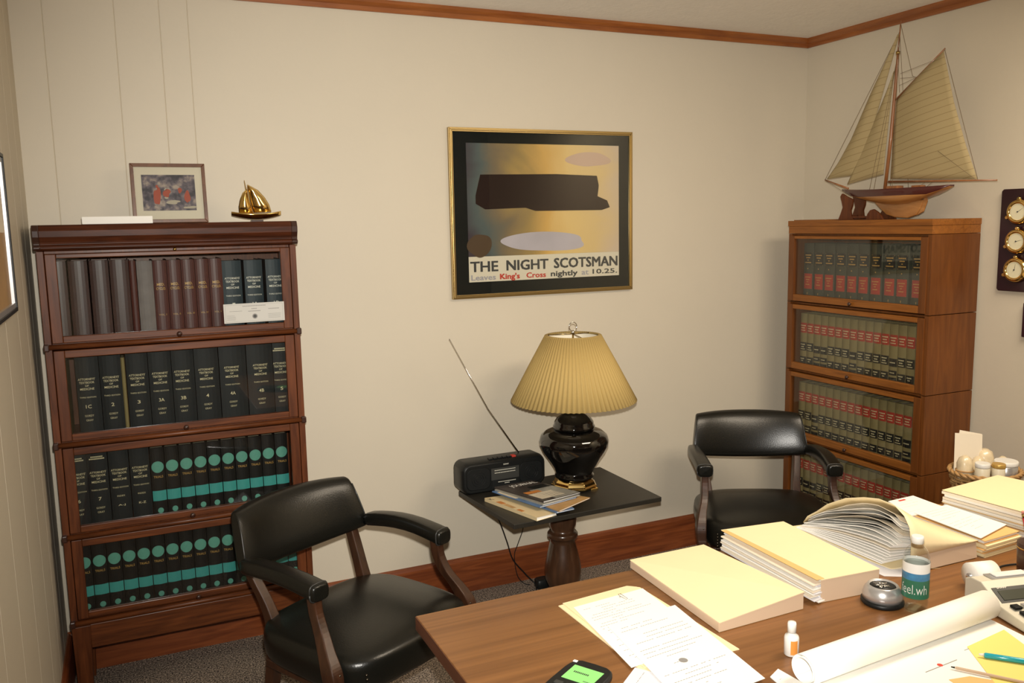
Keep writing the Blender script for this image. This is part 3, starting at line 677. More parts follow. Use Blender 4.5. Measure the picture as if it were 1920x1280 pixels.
magazine('dark-covered journal lying on top of the magazine pile',[(1.672,-.338),(1.772,-.606),(1.965,-.566),(1.855,-.318)],z+.0380,.006,c_dk,
   art=[('grey_picture',c_gr,.35,.98,.45,.98),('pale_picture',c_lt,.1,.7,.62,.9),('rust_picture',c_or,.12,.5,.5,.6),('dark_panel',M['black'],.5,.95,.28,.44)],title=('JOURNAL',.25,.08,.70,.13,M['paper']))

# ---------------------------------------------------------------- cords behind the side table
def cord(label, pts, r=.0028, m=None, name='power_cord', group=None, parent=None):
    c=MB(); 
    P=[Vector(p) for p in pts]; out=[]
    for i in range(len(P)-1):
        p0=P[max(i-1,0)];p1=P[i];p2=P[i+1];p3=P[min(i+2,len(P)-1)]
        for k in range(6):
            t=k/6; out.append(.5*((2*p1)+(-p0+p2)*t+(2*p0-5*p1+4*p2-p3)*t*t+(-p0+3*p1-3*p2+p3)*t*t*t))
    out.append(P[-1]); c.tube(out,r,8)
    if parent is not None:
        mi=(Matrix.Translation(parent.location)@parent.rotation_euler.to_matrix().to_4x4()).inverted()
        c.v=[tuple(mi@Vector(v)) for v in c.v]; return c.build(name,m or M['black'],parent)
    return tag(c.build(name,m or M['black']),label,'cord',group)
cord('black radio cord hanging from the left edge of side table to the carpet',[(1.72,-.125,.56),(1.745,-.10,.50),(1.765,-.10,.41),(1.80,-.10,.33),(1.83,-.10,.24),(1.86,-.095,.15),(1.92,-.10,.07),(1.96,-.13,.012),(1.88,-.22,.004),(1.72,-.18,.004),(1.60,-.2,.004),(1.58,-.32,.004)],parent=RADIO)
cord('thin black lamp cord dangling behind the table front edge',[(1.945,-.10,.53),(1.935,-.08,.40),(1.925,-.075,.29),(1.90,-.065,.21),(1.885,-.055,.15),(1.90,-.05,.05),(1.93,-.06,.006),(1.952,-.085,.004)],.002,parent=LAMP)
cord('black lead snaking over the carpet beside the table pedestal',[(1.90,-.17,.004),(1.86,-.22,.004),(1.84,-.24,.004),(1.76,-.30,.004),(1.72,-.27,.004),(1.66,-.36,.004),(1.60,-.34,.004)],.003,name='floor_lead')
p=MB(); p.loft([srect(0,0,.030,.022,0,16),srect(0,0,.034,.026,.006,16),srect(0,0,.034,.026,.040,16),srect(0,0,.028,.020,.046,16)])
T=tag(p.build('power_adapter',M['black'],loc=(1.99,-.135,.0045)),'black power adapter lying on the carpet behind the pedestal','adapter'); 
# ---------------------------------------------------------------- framed railway poster
def frame_rect(mb,x0,x1,z0,z1,wd,y0,y1,mi=0):
    mb.hexa([(x0,y1,z0),(x1,y1,z0),(x1-wd,y1,z0+wd),(x0+wd,y1,z0+wd)],[(x0,y0,z0),(x1,y0,z0),(x1-wd,y0,z0+wd),(x0+wd,y0,z0+wd)],mi)
    mb.hexa([(x0,y1,z1),(x1,y1,z1),(x1-wd,y1,z1-wd),(x0+wd,y1,z1-wd)],[(x0,y0,z1),(x1,y0,z1),(x1-wd,y0,z1-wd),(x0+wd,y0,z1-wd)],mi)
    mb.hexa([(x0,y1,z0),(x0+wd,y1,z0+wd),(x0+wd,y1,z1-wd),(x0,y1,z1)],[(x0,y0,z0),(x0+wd,y0,z0+wd),(x0+wd,y0,z1-wd),(x0,y0,z1)],mi)
    mb.hexa([(x1,y1,z0),(x1-wd,y1,z0+wd),(x1-wd,y1,z1-wd),(x1,y1,z1)],[(x1,y0,z0),(x1-wd,y0,z0+wd),(x1-wd,y0,z1-wd),(x1,y0,z1)],mi)
PX,PZ=2.095,1.375
T=thing('framed_poster','gold-framed railway poster with black mat reading The Night Scotsman','poster',(PX,0,PZ))
f=MB(); X0,X1,Z0,Z1=1.628-PX,2.5625-PX,0,.75
frame_rect(f,X0,X1,Z0,Z1,.006,-.020,-.0005); frame_rect(f,X0+.006,X1-.006,Z0+.006,Z1-.006,.006,-.025,-.0005,0)
frame_rect(f,X0+.012,X1-.012,Z0+.012,Z1-.012,.006,-.021,-.0005); f.build('gilt_frame',M['gold'],T,bevel=.001)
m=MB(); m.box(X0+.014,-.010,Z0+.014,X1-.014,-.002,Z1-.014); m.build('black_mat',mat('black_mat_board',(.006,.009,.008),.7,spec=.2),T)
def poster_art():
    m_,N,L=nm('misty_gold_and_blue_print'); b=N['Principled BSDF']; b.inputs['Roughness'].default_value=.45
    tc=N.new('ShaderNodeTexCoord'); n=N.new('ShaderNodeTexNoise'); n.inputs['Scale'].default_value=3.2; n.inputs['Detail'].default_value=5; n.inputs['Distortion'].default_value=.5
    L.new(tc.outputs['Object'],n.inputs['Vector'])
    sx=N.new('ShaderNodeSeparateXYZ'); L.new(tc.outputs['Object'],sx.inputs[0])
    a=N.new('ShaderNodeMath'); a.operation='MULTIPLY_ADD'; a.inputs[1].default_value=1.25; a.inputs[2].default_value=.50; L.new(sx.outputs['X'],a.inputs[0])
    ad=N.new('ShaderNodeMath'); ad.operation='MULTIPLY_ADD'; ad.inputs[1].default_value=.55; L.new(n.outputs['Fac'],ad.inputs[0])
    sb=N.new('ShaderNodeMath'); sb.operation='SUBTRACT'; sb.inputs[1].default_value=.27; L.new(a.outputs[0],sb.inputs[0]); L.new(sb.outputs[0],ad.inputs[2])
    r=N.new('ShaderNodeValToRGB'); e=r.color_ramp.elements
    e[0].position=.0; e[0].color=(.05,.035,.05,1); e[1].position=1; e[1].color=(.72,.56,.42,1)
    for p_,c_ in ((.13,(.09,.12,.12)),(.26,(.22,.16,.09)),(.38,(.42,.28,.09)),(.52,(.75,.45,.12)),(.66,(.85,.60,.24)),(.82,(.80,.58,.27))):
        k=e.new(p_); k.color=(*c_,1)
    L.new(ad.outputs[0],r.inputs[0]); L.new(r.outputs[0],b.inputs['Base Color']); return m_
ix0,ix1,iz0,iz1=1.710-PX,2.490-PX,.186,.685
m=MB(); m.box(ix0,-.0115,iz0,ix1,-.0102,iz1); art=m.build('printed_picture',poster_art(),T)
def flat(name,poly,mm,lay=0):
    q=MB(); q.prism(poly,-.0118-.0003*lay,-.0114,axis=1); return q.build(name,mm,T)
def blob(cx_,cz_,rx,rz_,seed,n=40,rough=.10):
    rnd=random.Random(seed); ph=[rnd.uniform(0,6) for _ in range(4)]
    return [(cx_+rx*math.cos(a)*(1+rough*sum(math.sin((k+2)*a+ph[k])/(k+1.2) for k in range(4))), cz_+rz_*math.sin(a)*(1+rough*sum(math.sin((k+2)*a+ph[k])/(k+1.2) for k in range(4)))) for a in [2*PI*i/n for i in range(n)]]
# plain generic stand-in for the picture: a dark train-dark band over soft patches of the same colours
flat('pale_cloud_patch',blob(.23,.62,.11,.035,3),mat('pale_pink_print',(.66,.46,.36),.5))
flat('pale_blue_patch',blob(-.005,.245,.225,.043,5),mat('pale_lilac_print',(.55,.50,.56),.5,noise=.25,nscale=5))
flat('dusky_patch',blob(-.33,.235,.055,.055,8),mat('dusky_brown_print',(.09,.05,.022),.5))
band=[(-.345,.455),(-.32,.548),(.06,.552),(.275,.545),(.285,.50),(.278,.45),(.33,.43),(.345,.398),(.30,.385),(-.05,.385),(-.10,.40),(-.30,.395),(-.345,.42)]
flat('dark_band',band,mat('dark_brown_print',(.020,.008,.006),.6,spec=.2,noise=.3,nscale=6),1)
# white title strip with lettering
m=MB(); m.box(ix0,-.0115,.072,ix1,-.0102,iz0-.0003); m.build('title_strip',M['paper2'],T)
tl=lambda a,c:(a-PX,-.0121,c-PZ)
def plet(name,items,mm):
    x=MB()
    for s_,x0,x1,z0,z1,bd in items:   # heavy strokes: the outline laid down several times side by side
        k_=(z1-z0)*.045
        for n_,(dx_,dz_) in enumerate([(-k_,-k_*.6),(k_,-k_*.6),(0,0),(-k_,k_*.6),(k_,k_*.6)]):
            put_text(x,s_,(x0+x1)/2+dx_,(z0+z1)/2+dz_,x1-x0-2*k_,z1-z0-k_*1.2,lambda a,c:(a-PX,-.0119-.00008*n_,c-PZ))
    x.build(name,mm,T,fixn=False)
plet('black_lettering',[("THE",1.716,1.853,1.492,1.539,.022),("NIGHT",1.893,2.108,1.4925,1.540,.022),("SCOTSMAN",2.136,2.482,1.4935,1.5415,.022),("nightly",2.119,2.262,1.449,1.482,.015),("10.25.",2.343,2.480,1.459,1.482,.018)],M['inkd'])
plet('red_lettering',[("King's",1.860,1.960,1.4465,1.481,.02),("Cross",1.993,2.094,1.455,1.480,.02)],M['red'])
plet('grey_lettering',[("Leaves",1.7195,1.840,1.454,1.479,.022),("at",2.283,2.322,1.457,1.478,.022)],mat('lilac_grey_print',(.42,.40,.44),.6))
g=MB(); g.box(X0+.018,-.0165,Z0+.018,X1-.018,-.015,Z1-.018); g.build('glazing',M['glass'],T)

M['frame']=wood('dark_bronze_wood_frame',(.09,.030,.010),(.17,.065,.02),(20,20,20),.35,.3)
# ---------------------------------------------------------------- small framed hunting-room print on the mahogany bookcase
T=thing('framed_print','small brown-framed print of figures in red leaning above mahogany bookcase','picture',(.481,-.09,ZL[0]))
f=MB(); frame_rect(f,-.131,.131,.001,.222,.013,-.016,.0); fr=f.build('wood_frame',M['frame'],T,bevel=.0015)
f=MB(); f.box(-.119,-.009,.013,.119,-.003,.210); f.build('cream_mat',M['paper2'],T)
def hunt():
    m_,N,L=nm('interior_scene_print'); b=N['Principled BSDF']; b.inputs['Roughness'].default_value=.5
    tc=N.new('ShaderNodeTexCoord'); n=N.new('ShaderNodeTexNoise'); n.inputs['Scale'].default_value=42; n.inputs['Detail'].default_value=5; L.new(tc.outputs['Object'],n.inputs['Vector'])
    r=N.new('ShaderNodeValToRGB'); e=r.color_ramp.elements; e[0].position=.38; e[0].color=(.03,.025,.04,1); e[1].position=.68; e[1].color=(.45,.36,.30,1)
    k=e.new(.52); k.color=(.14,.11,.14,1)
    L.new(n.outputs['Fac'],r.inputs[0]); L.new(r.outputs[0],b.inputs['Base Color']); return m_
f=MB(); f.box(-.094,-.0105,.047,.092,-.0092,.180); f.build('printed_scene',hunt(),T)
f=MB()
for cx_,cz_,rx,rz_,sd in [(-.043,.100,.012,.034,1),(-.010,.112,.014,.014,2),(.062,.098,.009,.026,3),(.037,.122,.006,.012,4),(-.042,.136,.005,.006,5)]:
    f.prism(blob(cx_,cz_,rx,rz_,sd,20,.2),-.0112,-.0106,axis=1)
f.build('red_coated_figures',mat('red_coat_print',(.42,.06,.02),.5),T)
f=MB()
for cx_,cz_,rx,rz_,sd in [(.07,.058,.022,.005,1),(.01,.078,.025,.007,2),(-.013,.125,.005,.004,6),(-.012,.094,.006,.004,7)]:
    f.prism(blob(cx_,cz_,rx,rz_,sd,20,.2),-.0112,-.0106,axis=1)
f.build('pale_details',mat('pale_cream_print',(.5,.43,.33),.5),T)
f=MB(); f.box(-.12,-.0135,.012,.12,-.0125,.211); f.build('glazing',M['glass'],T)
T.rotation_euler=(R(-6),0,0)

# white folded box lying on the bookcase
b=MB(); b.hexa([(-.113,-.05,0),(.113,-.05,0),(.113,.05,0),(-.113,.05,0)],[(-.113,-.05,.026),(.113,-.05,.026),(.113,.05,.026),(-.113,.05,.026)])
tag(b.build('white_box',M['paper'],bevel=.002,loc=(.297,-.225,ZL[0]+.0005)),'flat white box lying on the left end of mahogany bookcase','box')

# brass sailboat ornament
T=thing('sailboat_ornament','small polished brass sailboat ornament on top of mahogany bookcase','ornament',(.783,-.16,ZL[0]))
b=MB(); b.box(-.022,-.016,.0,.022,.016,.007); b.build('plinth',M['cherry_dark'],T,bevel=.001)
rings=[]
for i in range(13):
    t=i/12; x=-.092+.184*t; hb=.030*math.sin(PI*t)**.7+.0008; zt=.030+.010*(2*t-1)**2*(1.0)
    rings.append([(x,-hb,zt),(x,-hb*.9,zt-.006),(x,-hb*.4,zt-.015-.005*math.sin(PI*t)),(x,hb*.4,zt-.015-.005*math.sin(PI*t)),(x,hb*.9,zt-.006),(x,hb,zt),(x,0,zt-.002)])
b=MB(); b.loft(rings); b.build('hull',M['brass'],T)
b=MB(); b.tube([(-.012,0,.024),(-.030,0,.095),(-.038,0,.157)],[.0030,.0025,.0012],8); b.build('mast',M['brass'],T)
def sail(name,poly,mm,bulge,ax,parent,nu=10,th=.0008):
    # poly: foot-left, foot-right, head (2D: along, z); bulges sideways
    A,B_,H=[Vector(p) for p in poly]; mb=MB(); rows=[]
    for j in range(nu+1):
        v=j/nu; row=[]
        for i in range(nu+1):
            u=i/nu; L_=A.lerp(H,v); R_=B_.lerp(H,v)
            p=L_.lerp(R_,u); out=bulge*math.sin(PI*u)*(1-v*.8)*math.sin(PI*min(1,v*.8+.2))
            edge=.0
            row.append((p.x,out,p.y) if ax=='x' else (out,p.x,p.y))
        rows.append(row)
    n=nu+1; mb.add([p for r_ in rows for p in r_],[(j*n+i,j*n+i+1,(j+1)*n+i+1,(j+1)*n+i) for j in range(nu) for i in range(nu)],0,True)
    return mb.build(name,mm,parent,solid=th)
def curved(name,pl,pr,bul,mm):
    mb=MB(); rows=[]; n=8
    for (a,za),(b_,zb_) in zip(pl,pr):
        rows.append([(a+(b_-a)*i/n, -bul*math.sin(PI*i/n), za+(zb_-za)*i/n) for i in range(n+1)])
    k=n+1; mb.add([p for r_ in rows for p in r_],[(j*k+i,j*k+i+1,(j+1)*k+i+1,(j+1)*k+i) for j in range(len(rows)-1) for i in range(n)],0,True)
    return mb.build(name,mm,T,solid=.001)
curved('fore_sail',[(-.064,.034),(-.064,.060),(-.058,.085),(-.048,.108),(-.032,.124)],[(-.012,.032),(-.018,.060),(-.024,.085),(-.028,.108),(-.030,.123)],.012,M['brass'])
curved('main_sail',[(-.010,.034),(-.017,.060),(-.022,.085),(-.026,.110),(-.029,.133)],[(.056,.038),(.049,.065),(.034,.092),(.010,.120),(-.029,.142)],.016,M['brass'])

# ---------------------------------------------------------------- model sailboat on the oak bookcase
BY=-.77; BZ=ZR[0]+.0005
T=thing('model_sailboat','large wooden model sailboat with cream sails on its stand','model boat',(3.455,BY,BZ))
W2=lambda y,z:(y-BY,z-BZ)
ys=[-.462,-.50,-.55,-.61,-.67,-.73,-.79,-.85,-.91,-.97,-1.02,-1.061]
dz=[1.836,1.833,1.830,1.828,1.826,1.825,1.825,1.825,1.826,1.827,1.828,1.830]
bz=[1.832,1.815,1.800,1.782,1.768,1.758,1.754,1.757,1.770,1.790,1.807,1.823]
hb=[.002,.018,.034,.050,.061,.067,.068,.064,.055,.042,.027,.014]
rings=[]
for y,d_,b_,h_ in zip(ys,dz,bz,hb):
    yy,zt=W2(y,d_); zb_=b_-BZ; H_=zt-zb_; r_=[]
    fr_=[(1.0,1.0),(1.0,.80),(.98,.60),(.86,.36),(.60,.14),(.22,.02)]
    zs=max(zb_+.0015, min(zt-.004, 1.794-BZ))
    lv=[zt, zt-(zt-zs)*.5, zs, zb_+(zs-zb_)*.5, zb_+(zs-zb_)*.18, zb_+.0005]
    for (k,_),z_ in zip(fr_,lv): r_.append((h_*k,yy,z_))
    for (k,_),z_ in reversed(list(zip(fr_,lv))): r_.append((-h_*k,yy,z_))
    rings.append(r_)
mis=[0,0,1,1,1,1,1,1,1,0,0,2]
b=MB(); b.loft(rings,mis=mis); b.build('hull',[M['hull'],M['keel'],M['keel']],T)
b=MB(); kp=[W2(*p) for p in [(-.66,1.772),(-.70,1.738),(-.735,1.712),(-.78,1.700),(-.85,1.6955),(-.895,1.708),(-.915,1.735),(-.93,1.772),(-.88,1.775),(-.78,1.77)]]
b.hexa([(-.008,y,z) for y,z in kp],[(.008,y,z) for y,z in kp]); b.build('fin_keel',M['keel'],T,bevel=.004)
b=MB(); kp=[W2(*p) for p in [(-.899,1.708),(-.926,1.722),(-.944,1.768),(-.935,1.795),(-.93,1.774),(-.917,1.736)]]; b.hexa([(-.004,y,z) for y,z in kp],[(.004,y,z) for y,z in kp]); b.build('rudder',M['keel'],T)
# stand
b=MB(); lp=[(-.066,0),(-.060,.020),(-.050,.022),(-.052,.065),(-.060,.085),(-.060,.10),(-.047,.098),(-.030,.080),(0,.066)]
q=MB(); pl=[W2(*p) for p in [(-.486,1.691),(-.50,1.72),(-.512,1.75),(-.505,1.775),(-.495,1.80),(-.505,1.815),(-.535,1.80),(-.572,1.785),(-.570,1.76),(-.560,1.735),(-.565,1.71),(-.580,1.691)]]
[(q.hexa([(x_,y,z) for y,z in pl],[(x_+.012,y,z) for y,z in pl]), q.build('stand_bracket',M['cherry_v'],T,bevel=.002)) for x_ in (-.045,)]
q=MB(); q.hexa([(.033,y,z) for y,z in pl],[(.045,y,z) for y,z in pl]); q.build('stand_bracket',M['cherry_v'],T,bevel=.002)
q=MB(); q.box(-.0325,-.535-BY,.012,.0325,-.523-BY,.022); q.build('stand_crossbar',M['cherry_v'],T)
for x_ in (-.043,.018):
    q=MB(); q.box(x_,-.665-BY,.008,x_+.008,-.57-BY,.017); q.build('stand_rail',M['cherry_v'],T)
q=MB(); pl=[W2(*p) for p in [(-.655,1.691),(-.660,1.715),(-.675,1.733),(-.695,1.738),(-.72,1.725),(-.742,1.705),(-.75,1.691)]]
[(q.hexa([(x_,y,z) for y,z in pl],[(x_+.012,y,z) for y,z in pl]), q.build('stand_bracket',M['cherry_v'],T,bevel=.002)) for x_ in (-.045,)]
q=MB(); q.hexa([(.033,y,z) for y,z in pl],[(.045,y,z) for y,z in pl]); q.build('stand_bracket',M['cherry_v'],T,bevel=.002)
# spars
def spar(name,pts,r_,mm=M['spar'],par=T):
    q=MB(); q.tube([(0,)+W2(*p) for p in pts],r_,10); return q.build(name,mm,par)
spar('mast',[(-.716,1.827),(-.738,2.05),(-.757,2.38),(-.758,2.42)],[.0075,.0075,.006,.005])
spar('topmast',[(-.754,2.36),(-.766,2.545)],[.0045,.002])
q=MB(); q.lathe([(.009,0),(.009,.012)],(0,)+W2(-.7575,2.405),14); q.build('mast_cap',M['brassd'],T)
spar('gaff',[(-.757,2.212),(-.996,2.386)],[.0045,.003]); spar('boom',[(-.735,1.858),(-1.262,1.838)],[.005,.003]); spar('bowsprit',[(-.50,1.838),(-.350,1.886)],[.0045,.0028])
def cloth(name,rowsL,rowsR,bulge):
    mb=MB(); n=14; m_=len(rowsL)
    # resample the two edges
    def samp(pl,t):
        k=t*(len(pl)-1); i=min(int(k),len(pl)-2); f=k-i
        return (pl[i][0]+(pl[i+1][0]-pl[i][0])*f, pl[i][1]+(pl[i+1][1]-pl[i][1])*f)
    NV=18; vs=[]
    for j in range(NV+1):
        a=samp(rowsL,j/NV); b_=samp(rowsR,j/NV)
        for i in range(n+1):
            u=i/n; y=a[0]+(b_[0]-a[0])*u; z=a[1]+(b_[1]-a[1])*u
            vs.append((-bulge*math.sin(PI*u)*math.sin(PI*min(.95,.15+.85*(1-j/NV)*.95)),)+W2(y,z))
    k=n+1; mb.add(vs,[(j*k+i,j*k+i+1,(j+1)*k+i+1,(j+1)*k+i) for j in range(NV) for i in range(n)],0,True)
    return mb.build(name,M['sail'],T,solid=.0008)
cloth('main_sail',[(-.744,1.872),(-.750,2.04),(-.758,2.205)],[(-1.176,1.846),(-1.114,1.990),(-1.050,2.165),(-.990,2.376)],.022)
cloth('jib',[(-.362,1.889),(-.435,1.965),(-.508,2.066),(-.62,2.27),(-.757,2.488)],[(-.515,1.897),(-.575,1.985),(-.640,2.12),(-.70,2.30),(-.760,2.487)],.018)
cloth('staysail',[(-.492,1.857),(-.565,1.99),(-.640,2.13),(-.690,2.23),(-.742,2.336)],[(-.705,1.893),(-.712,2.0),(-.722,2.12),(-.732,2.23),(-.7435,2.335)],.012)
q=MB()
def rp(a,b_,x0=0,x1=0,r_=.0009): q.tube([(x0,)+W2(*a),(x1,)+W2(*b_)],r_,5)
rp((-.350,1.886),(-.762,2.50)); rp((-.350,1.884),(-.47,1.825)); rp((-.765,2.535),(-.84,2.30)); rp((-.84,2.30),(-.862,2.288))
for a,b_ in [((-.775,2.32),(-.93,2.345)),((-.775,2.30),(-.868,2.292)),((-.770,2.27),(-.868,2.292)),((-.757,2.40),(-.775,2.24))]: rp(a,b_)
for sx in (-.05,.05):
    rp((-.757,2.40),(-.675,1.827),0,sx); rp((-.757,2.40),(-.70,1.827),0,sx); rp((-.762,2.50),(-.80,1.827),0,sx)
rp((-.994,2.383),(-1.178,1.845)); rp((-.97,1.85),(-.94,1.828)); rp((-.93,1.85),(-.90,1.828)); rp((-1.175,1.845),(-1.0,1.97),-.01,-.018)
q.build('rigging',M['rope'],T)
q=MB(); q.box(-.02,-.80-BY,1.8255-BZ,.02,-.74-BY,1.838-BZ); q.box(-.015,-.92-BY,1.8265-BZ,.015,-.87-BY,1.835-BZ); q.build('deck_house',M['spar'],T,bevel=.002)

# ---------------------------------------------------------------- weather instrument plaque and pictures at the frame edges
T=thing('instrument_plaque','dark wooden wall plaque with three round brass weather dials','wall plaque',(XR,-1.255,1.388))
b=MB(); b.prism([(-.100,.008),(-.092,0),(.092,0),(.100,.008),(.100,.41),(.092,.418),(-.092,.418),(-.100,.41)],-.018,-.0005,axis=0); b.build('plaque_board',mat('dark_purple_lacquer',(.022,.006,.010),.3,coat=.3),T,bevel=.003)
for k,zc_ in enumerate((.090,.206,.325)):
    q=MB(); q.lathe([(.044,0),(.050,.003),(.052,.010),(.047,.020),(.040,.024),(.034,.021),(.033,.018)],n=40,mi=0,cap=False); q.lathe([(.0345,.012),(.0345,.0185)],n=32,mi=1)
    for a in (R(205),R(-25),R(90)): q.lathe([(.006,.008),(.009,.012),(.006,.020)],(.052*math.cos(a),.052*math.sin(a),0),12)
    a=[R(80),R(15),R(35)][k]
    q.hexa([(0,0,.0188),(.002*math.sin(a),-.002*math.cos(a),.0188),(.026*math.cos(a),.026*math.sin(a),.0188)],[(0,0,.0194),(.002*math.sin(a),-.002*math.cos(a),.0194),(.026*math.cos(a),.026*math.sin(a),.0194)],2); q.lathe([(.003,.0188),(.003,.021)],n=10,mi=2)
    for j in range(24):
        t=R(-40+j*260/23+0); q.hexa([(.026*math.cos(t),.026*math.sin(t),.0186),(.031*math.cos(t),.031*math.sin(t),.0186),(.031*math.cos(t+.04),.031*math.sin(t+.04),.0186)],[(.026*math.cos(t),.026*math.sin(t),.0190),(.031*math.cos(t),.031*math.sin(t),.0190),(.031*math.cos(t+.04),.031*math.sin(t+.04),.0190)],3)
    q.v=[(-.018-z,-x+.012,y+zc_) for x,y,z in q.v]
    q.build('brass_dial',[M['brass'],mat('ivory_dial',(.72,.68,.48),.4),M['inkd'],M['ink']],T)
b=MB(); b.box(XR-.02,-1.52,1.205,XR-.0005,-1.279,1.345); tag(b.build('dark_plaque',mat('dark_maroon_board',(.03,.006,.012),.4),bevel=.003),'dark maroon plaque edge at the far right below the weather dials','wall plaque')
T=thing('framed_certificate','dark-framed picture on left wall, cut by the photo edge','picture',(0.0005,-1.12,1.49))
b=MB(); y0,y1=-.34,.31
def fr2(mb,yl,yr,z0,z1,wd,x0,x1):
    t=MB(); frame_rect(t,yl,yr,z0,z1,wd,-x1,-x0); mb.add([(-y,x,z) for x,y,z in t.v],t.f)
fr2(b,y0,y1,0,.435,.010,0,.022); b.build('black_frame',M['black'],T,bevel=.001)
b=MB(); fr2(b,y0+.010,y1-.010,.010,.425,.014,0,.018); b.build('grey_inner_frame',M['silver'],T)
b=MB(); b.box(.001,y0+.02,.02,.010,y1-.02,.415); b.build('tan_print',mat('tan_parchment',(.42,.25,.10),.6,noise=.3,nscale=9),T)
b=MB(); b.box(.0102,y0+.05,.22,.0112,y1-.05,.385); b.build('cream_panel',M['paper2'],T)
# ---------------------------------------------------------------- the desk
T=thing('office_desk','large walnut-laminate office desk covered in folders and papers','desk',(0,0,0))
d=MB(); d.box(.897,-2.80,.714,3.06,-1.655,.75); d.build('desk_top',[M['desk']],T,bevel=.0015)
e=MB(); e.box(.8955,-2.80,.7145,.8968,-1.655,.7485); e.build('edge_band',M['desk_edge'],T)
for x in (1.22,2.74):
    b=MB(); b.box(x-.22 if x<2 else x-.2,-2.70,.03,x+.2,-2.02,.7138); b.build('drawer_pedestal',M['desk_edge'],T,bevel=.002)
    b=MB(); b.box(x-.18,-2.68,0,x+.17,-2.06,.0295); b.build('plinth',M['black'],T)
b=MB(); b.box(1.4205,-2.06,.15,2.5395,-2.03,.7135); b.build('modesty_panel',M['desk_edge'],T)

DZ=.7505
def centred(q): return sum(p[0] for p in q)/len(q), sum(p[1] for p in q)/len(q)
def slab(mb,q,z0,z1,mi=0,z1s=None):
    zz=z1s or [z1]*len(q)
    mb.hexa([(p[0],p[1],z0) for p in q],[(p[0],p[1],k) for p,k in zip(q,zz)],mi)
def jit(q,a,rnd): 
    dx,dy=rnd.uniform(-a,a),rnd.uniform(-a,a); return [(p[0]+dx,p[1]+dy) for p in q]
def shrink(q,k):
    cx_,cy_=centred(q); return [(cx_+(p[0]-cx_)*k,cy_+(p[1]-cy_)*k) for p in q]
def bilin(q,u,v):
    a=(q[0][0]+(q[1][0]-q[0][0])*u,q[0][1]+(q[1][1]-q[0][1])*u); b=(q[3][0]+(q[2][0]-q[3][0])*u,q[3][1]+(q[2][1]-q[3][1])*u)
    return (a[0]+(b[0]-a[0])*v,a[1]+(b[1]-a[1])*v)
def local(T,mb): 
    l=T.location; mb.v=[(x-l.x,y-l.y,z-l.z) for x,y,z in mb.v]; return mb
def sheet(label,q,z,th=.0012,m='paper',lines=0,seed=1,group='loose papers on the desk',seal=None,name='paper_sheet',cat='paper',box=None):
    """q: far-left, far-right, near-right, near-left"""
    cx_,cy_=centred(q); T=thing(name,label,cat,(cx_,cy_,z),0,group)
    b=MB(); slab(b,q,z,z+th); local(T,b).build('page',M[m],T)
    rnd=random.Random(seed)
    if lines:
        b=MB()
        for k in range(lines):
            v=.08+.86*k/lines; u0=rnd.choice([.08,.08,.12,.3]); u1=rnd.choice([.9,.88,.6,.75,.45])
            if rnd.random()<.2: continue
            nn=int((u1-u0)*30)
            for j in range(nn):
                if rnd.random()<.12: continue
                a=u0+(u1-u0)*j/nn; bb_=u0+(u1-u0)*(j+.75)/nn
                slab(b,[bilin(q,a,v),bilin(q,bb_,v),bilin(q,bb_,v+.0045),bilin(q,a,v+.0045)],z+th+.00005,z+th+.0002)
        if box:
            for (u0,v0,u1,v1) in box: slab(b,[bilin(q,u0,v0),bilin(q,u1,v0),bilin(q,u1,v1),bilin(q,u0,v1)],z+th+.00005,z+th+.0003)
        if seal: 
            c0=bilin(q,*seal); b.lathe([(.010,0),(.010,.0003)],(c0[0],c0[1],z+th),20); 
        local(T,b).build('printed_lines',M['ink'],T)
    return T
# left-hand pile of bills over a manila folder
T=thing('manila_folder','thin yellow manila folder under the white bills, left part of the desk','folder',(1.36,-1.95,DZ),0,'manila folders on the desk')
b=MB(); slab(b,[(1.236,-1.768),(1.462,-1.752),(1.478,-1.768),(1.497,-2.145),(1.250,-2.135)],DZ,DZ+.0022); slab(b,[(1.25,-1.764),(1.45,-1.748),(1.470,-1.765),(1.49,-2.13),(1.26,-2.12)],DZ+.0026,DZ+.0042); local(T,b).build('folder_cover',M['manila'],T)
sheet('white bill with a paperclip, far end of the leftmost paper pile',[(1.262,-1.800),(1.476,-1.783),(1.462,-2.085),(1.234,-2.112)],DZ+.0046,lines=22,seed=3,box=[(.70,.80,.92,.86)])
T=tag(MB().tube([(1.392,-1.812,DZ+.008),(1.398,-1.790,DZ+.0085),(1.404,-1.790,DZ+.0085),(1.406,-1.822,DZ+.008),(1.400,-1.826,DZ+.008),(1.396,-1.80,DZ+.008)],.0007,6).build('paperclip',M['chrome']),'silver paperclip on the top edge of the white bill','paperclip')
sheet('white bill with round seal, near end of the leftmost paper pile',[(1.285,-1.925),(1.492,-1.905),(1.458,-2.275),(1.246,-2.295)],DZ+.0062,lines=20,seed=5,seal=(.42,.60))
sheet('white paper sheet with blue margin peeking out beside the phone',[(1.18,-2.16),(1.243,-2.112),(1.42,-2.36),(1.33,-2.42)],DZ+.0001,.0035,'paper3',lines=10,seed=7)
sheet('white paper corner at bottom frame edge beside the white bills',[(1.478,-2.268),(1.515,-2.25),(1.545,-2.55),(1.44,-2.55)],DZ+.0001,.002,lines=8,seed=9)

